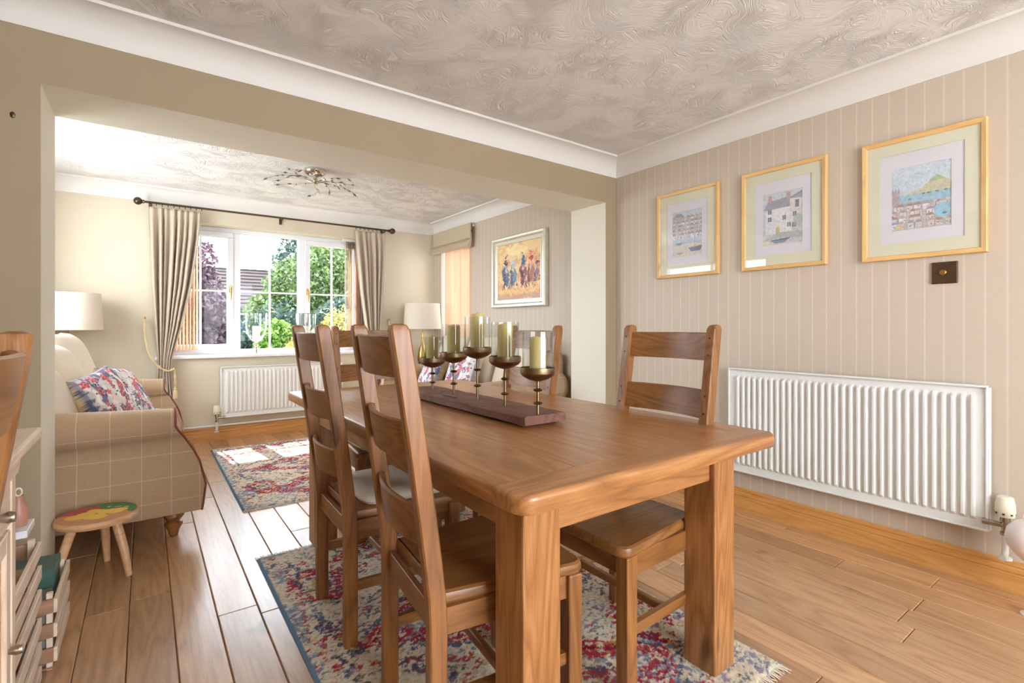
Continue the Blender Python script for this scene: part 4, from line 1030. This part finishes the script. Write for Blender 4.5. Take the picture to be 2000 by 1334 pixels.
def boxy(name, label, cat, x0, x1, y0, y1, z0, z1, mat, grp=None, rz=0, lid=None):
    cx, cy = (x0+x1)/2, (y0+y1)/2
    m = M(); m.box(x0-cx, x1-cx, y0-cy, y1-cy, 0, z1-z0, .002, 1); o = obj(name, m, mat, None, None, (cx, cy, z0), (0, 0, rz))
    if lid:
        m = M(); m.box(x0-cx-.002, x1-cx+.002, y0-cy-.002, y1-cy+.002, z1-z0-lid, z1-z0+.001, .001); obj('lid', m, mat, o)
    return tag(o, label, cat, grp)
GRN = mottled('green_card', (52, 84, 74), (64, 98, 86), 20, .5, .05); GRY = mottled('grey_card', (110, 108, 104), (126, 122, 118), 20, .6, .05)
boxy('storage_box', 'dark green lidded box in crate by opening wall', 'box', -.43, -.252, 2.33, 2.47, .165, .285, GRN, 'boxes in the crate', 0, .03)
boxy('storage_box', 'grey box in crate in front of the green one', 'box', -.45, -.255, 2.215, 2.32, .012, .225, GRY, 'boxes in the crate')
boxy('storage_box', 'grey box under the green one in crate', 'box', -.43, -.255, 2.33, 2.47, .012, .163, GRY, 'boxes in the crate')
rr_ = random.Random(9); mats = [plain('magazine_cover_%s' % n_, c_, .25) for n_, c_ in (('pink', (206, 140, 140)), ('white', (226, 226, 234)), ('violet', (110, 84, 130)), ('blue', (120, 140, 190)), ('grey', (176, 176, 184)), ('red', (150, 60, 60)))]
PAGE = plain('page_paper', (232, 226, 214), .7)
def magazine(x_, y_, z_, mat, lean, label):
    t = thing('magazine', label, 'magazine', (x_, y_, z_), 0, 'magazines in the upper crate')
    t.rotation_euler = (0, lean, 0)
    m = M(); m.box(-.004, .004, -.105, .105, .002, .255); obj('pages', m, PAGE, t)
    m = M(); m.box(-.0052, -.004, -.107, .107, 0, .26, .0004); m.box(.004, .0052, -.107, .107, 0, .26, .0004); m.box(-.0052, .0052, -.108, -.1055, 0, .26); obj('cover', m, mat, t)
cols = ['pink', 'white', 'violet', 'blue', 'grey', 'red']
for i in range(8):
    magazine(-.305-.022*i, 1.87+rr_.uniform(-.02, .04), .252, mats[i % 6], rr_.uniform(-.05, .03), '%s magazine upright in upper crate, %s from the room side' % (cols[i % 6], ['first', 'second', 'third', 'fourth', 'fifth', 'sixth', 'seventh', 'eighth'][i]))
for i in range(6):
    magazine(-.305-.026*i, 1.90+rr_.uniform(-.03, .03), .0115, mats[(i+2) % 6], 0, '%s magazine upright in lower crate, %s from the room side' % (cols[(i+2) % 6], ['first', 'second', 'third', 'fourth', 'fifth', 'sixth'][i]))
for o in [q for q in C.objects if 'lower crate, ' in str(q.get('label')) and q.name.startswith('magazine')]:
    o['group'] = 'magazines in the lower crate'; o.scale = (1, 1, .82)
# pink figurine jug on the wall side
t = thing('pink_jug', 'small dusky pink jug with pale ring handle above upper crate', 'jug', (-.300, 2.045, .5355)); t.scale = (.62, .62, .72)
m = M(); m.lathe([(0, 0), (.030, 0), (.036, .02), (.038, .05), (.028, .08), (.018, .10), (.020, .12), (.017, .12), (.015, .10), (0, .095)], 20); obj('body', m, plain('pink_ceramic', (180, 128, 110), .4), t, 50)
m = M(); m.tube([(.012*math.cos(a)+.0, 0, .135+.016*math.sin(a)) for a in np.linspace(0, 2*PI, 17)], .004, 6, False); obj('ring_handle', m, plain('pale_ceramic', (226, 206, 180), .3), t, 50)
boxy('album', 'white photo album lying flat on magazines in upper crate', 'book', -.40, -.272, 1.98, 2.10, .513, .534, mats[1], None)

# ------------------------------------------------------------------ white pot at right edge
t = thing('white_vase', 'white round-bodied stemmed vase on floor at right frame edge by valve', 'vase', (2.765, .364, 0))
m = M(); m.lathe([(0, 0), (.036, 0), (.036, .006), (.020, .016), (.012, .05), (.012, .17), (.018, .20), (.050, .23), (.074, .262), (.080, .295), (.074, .328), (.052, .355), (.028, .368), (.026, .380), (.023, .380), (.024, .366), (0, .36)], 36); obj('body', m, plain('white_ceramic', (236, 226, 222), .3), t, 50)
m = M(); m.tube([(0.0245*math.cos(a), .0245*math.sin(a), .380) for a in np.linspace(0, 2*PI, 25)], .003, 6, False); obj('rim', m, plain('white_ceramic_rim', (240, 232, 226), .3), t, 50)
# small wall marks
m = M(); m.ball((XR*0-.405, YW-.003, 1.925), .008, 1, .4, 1.5, 10); tag(obj('picture_hook', m, PEWTER, None, 50), 'small dark hook on wall left of the opening', 'hook')

# ------------------------------------------------------------------ garden outside
g = M(); g.box(-30, 40, YF+.35, 60, -.5, -.25); gr = struct('lawn', g, mottled('lawn', (34, 50, 20), (50, 66, 30), 2, .95, .5, 0, .02)); gr['kind'] = 'structure'
def leafmat(n_, a, b, tr=.3):
    k = N(n_); f_ = k.n('ShaderNodeAttribute', attribute_name='col').outputs['Fac']
    cc = k.mix(f_, lin(a), lin(b)); k.L(cc, k.p.inputs['Base Color']); k.p.inputs['Roughness'].default_value = .6
    tl = k.n('ShaderNodeBsdfTranslucent'); k.L(cc, tl.inputs[0]); mx = k.n('ShaderNodeMixShader', {0: tr, 1: k.p.outputs[0], 2: tl.outputs[0]}); k.L(mx.outputs[0], k.out.inputs[0]); return k.m
BARK = mottled('bark', (76, 60, 48), (104, 86, 70), 12, .9, .5, 0, .01)
def plant(name, label, cat, loc, blobs, nleaf, size, mat, seed, grp=None, trunk=None):
    rs = np.random.RandomState(seed); t = thing(name, label, cat, loc, 0, grp)
    V = []; colr = []
    vol = np.array([b[3]*b[4]*b[5] for b in blobs]); pr = vol/vol.sum()
    which = rs.choice(len(blobs), nleaf, p=pr)
    B = np.array(blobs)[which]; d = rs.normal(size=(nleaf, 3)); d /= np.linalg.norm(d, axis=1)[:, None]
    lump = 1+.16*np.sin(d[:, 0]*7+seed)*np.sin(d[:, 1]*6+which)*np.sin(d[:, 2]*8)
    rad = (.62+.38*rs.rand(nleaf)**.5)*lump
    Cn = B[:, :3]+d*B[:, 3:6]*rad[:, None]
    a = rs.normal(size=(nleaf, 3)); a /= np.linalg.norm(a, axis=1)[:, None]; b_ = np.cross(a, rs.normal(size=(nleaf, 3))); b_ /= np.linalg.norm(b_, axis=1)[:, None]
    s = size*(.6+.8*rs.rand(nleaf))[:, None]
    q = np.stack([Cn-a*s, Cn+b_*s*.55, Cn+a*s, Cn-b_*s*.55], 1).reshape(-1, 3)
    me = bpy.data.meshes.new('foliage'); me.vertices.add(len(q)); me.vertices.foreach_set('co', q.reshape(-1).astype(np.float32))
    me.loops.add(len(q)); me.loops.foreach_set('vertex_index', np.arange(len(q), dtype=np.int32)); me.polygons.add(nleaf); me.polygons.foreach_set('loop_start', np.arange(0, len(q), 4, dtype=np.int32)); me.update(calc_edges=True); me.validate()
    cc = np.repeat(rs.rand(nleaf), 4); ca = me.color_attributes.new('col', 'FLOAT_COLOR', 'POINT'); ca.data.foreach_set('color', np.stack([cc, cc, cc, np.ones_like(cc)], -1).reshape(-1).astype(np.float32))
    me.materials.append(mat); o = bpy.data.objects.new('foliage', me); C.objects.link(o); o.parent = t; o['kind'] = 'stuff'
    m = M(); zt = min(b[2] for b in blobs)
    for k, bl in enumerate(blobs[:5]): m.tube([(0, 0, 0), (bl[0]*.4, bl[1]*.4, bl[2]*.5), (bl[0], bl[1], bl[2])], [trunk or .05, (trunk or .05)*.7, .02], 7)
    obj('trunk', m, BARK, t, 50)
    return t
GL = leafmat('green_leaves', (48, 70, 34), (104, 124, 70)); DG = leafmat('dark_green_leaves', (30, 50, 44), (62, 82, 70)); YL = leafmat('golden_leaves', (104, 100, 48), (156, 142, 76)); PU = leafmat('copper_leaves', (46, 34, 48), (98, 70, 80)); LG = leafmat('light_green_leaves', (70, 104, 36), (120, 150, 66))
Z0 = -.25
plant('green_tree', 'rounded bright green tree seen through middle window panes', 'tree', (3.9, 15.5, Z0), [(0, 0, 2.4, 1.2, 1.1, 1.1), (.9, .2, 3.0, 1.1, 1.0, 1.1), (-.8, 0, 1.7, .9, .9, .8), (.2, 0, 1.3, 1.3, 1.1, .8), (1.6, 0, 1.9, 1.0, 1, 1.2)], 24000, .06, GL, 1, 'garden trees', .12)
plant('green_tree', 'pale green spreading tree seen through right window panes', 'tree', (6.0, 17, Z0), [(0, 0, 2.6, 1.5, 1.2, 1.2), (1.3, 0, 2.4, 1.3, 1.2, 1.3), (-1.0, 0, 2.0, 1.0, 1, 1), (2.6, 0, 2.8, 1.6, 1.2, 1.4)], 24000, .07, LG, 2, 'garden trees', .14)
plant('dark_tree', 'tall dark bluish tree behind the others, top of right panes', 'tree', (8.2, 24, Z0), [(0, 0, 5.2, 2.4, 2, 1.9), (2.5, 0, 4.8, 2.4, 2, 2.2), (-2.0, 0, 4.2, 1.6, 1.5, 1.6), (0, 0, 3, 3, 2, 1.8)], 22000, .11, DG, 3, 'garden trees', .25)
plant('copper_tree', 'purple-leaved tree seen through left window pane', 'tree', (.76, 9.2, Z0), [(-.05, 0, 1.75, .36, .4, .50), (.0, 0, 2.35, .16, .25, .35), (.12, 0, 1.30, .32, .35, .40), (-.35, 0, 1.3, .4, .4, .6), (-.2, 0, 2.1, .25, .3, .35)], 7000, .042, PU, 4, 'garden trees', .04)
plant('golden_hedge', 'golden yellow conifer bush seen through right window panes', 'bush', (3.15, 10.2, Z0), [(-.55, 0, .55, .55, .5, .75), (.1, 0, .8, .6, .5, .95), (.8, 0, .9, .6, .5, .95), (1.4, 0, .8, .5, .5, .9)], 12000, .04, YL, 5, 'garden shrubs', .05)
plant('golden_hedge', 'yellow-green feathery bush low in middle window panes', 'bush', (2.15, 9.3, Z0), [(0, 0, .45, .42, .4, .62), (.25, 0, .6, .3, .3, .55)], 5000, .035, YL, 6, 'garden shrubs', .04)
plant('dark_bush', 'dark green laurel bush behind the golden bushes', 'bush', (2.6, 12.5, Z0), [(0, 0, .8, 1.0, .6, 1.1), (1.4, 0, .9, 1.0, .6, 1.2), (2.8, 0, 1.0, 1.1, .6, 1.3), (-1.0, 0, .6, .6, .5, .75)], 12000, .06, DG, 7, 'garden shrubs', .06)
plant('variegated_bush', 'pale green shrub at bottom of left window pane', 'bush', (.7, 8.0, Z0), [(-.15, 0, .45, .45, .35, .62), (.25, 0, .3, .35, .3, .5), (-.6, 0, .5, .4, .3, .6)], 5000, .035, DG, 8, 'garden shrubs', .04)
plant('leafy_bush', 'bright leafy bush at bottom of middle window pane', 'bush', (1.72, 7.7, Z0), [(0, 0, .35, .3, .28, .5), (.3, 0, .45, .25, .25, .55)], 3000, .035, LG, 9, 'garden shrubs', .03)
plant('leafy_bush', 'pale round shrub before the neighbouring house roof', 'bush', (2.15, 11.6, Z0), [(0, 0, .7, .35, .35, .75), (.2, 0, .9, .3, .3, .6)], 5000, .045, LG, 10, 'garden shrubs', .04)
# neighbouring house
t = thing('neighbour_house', 'brick house with dark tiled roof seen beyond the garden', 'house', (2.2, 22, Z0))
BRK = mottled('far_brick', (74, 50, 40), (92, 64, 50), 6, .9, .2)
m = M(); m.box(-4, 3.0, 0, 6, 0, 2.15); obj('wall', m, BRK, t)
TILE = mottled('far_roof_tiles', (44, 38, 40), (62, 54, 56), 5, .8, .3, 0, .01)
TILE.node_tree.nodes['Principled BSDF'].inputs['Specular IOR Level'].default_value = .05; BRK.node_tree.nodes['Principled BSDF'].inputs['Specular IOR Level'].default_value = .05
for k in range(11):
    u0, u1 = k/11, (k+1.12)/11; y0, z0 = -.35+2.6*u0, 2.1+1.7*u0; y1, z1 = -.35+2.6*u1, 2.1+1.7*u1; xr_ = 3.35-.95*u0; xr2 = 3.35-.95*u1
    m = M(); m.rings([[(-4.3, y0, z0+.06), (xr_, y0, z0+.06), (xr_, y0, z0), (-4.3, y0, z0)], [(-4.3, y1, z1+.01), (xr2, y1, z1+.01), (xr2, y1, z1-.04), (-4.3, y1, z1-.04)]]); obj('tile_course', m, TILE, t)
m = M(); m.box(-4.3, 2.45, 2.2, 2.4, 3.72, 3.86); obj('ridge', m, TILE, t)
m = M(); m.box(.6, 1.6, -.03, .02, .9, 1.9); wf = obj('window', m, UPVC, t)
m = M(); m.box(.67, 1.07, -.045, -.03, .97, 1.83); m.box(1.13, 1.53, -.045, -.03, .97, 1.83); obj('pane', m, plain('far_dark_glass', (60, 70, 84), .1), wf)
m = M(); m.tube([(-4.3, -.42, 2.08), (3.4, -.42, 2.08)], .06, 8); obj('gutter', m, TILE, t)
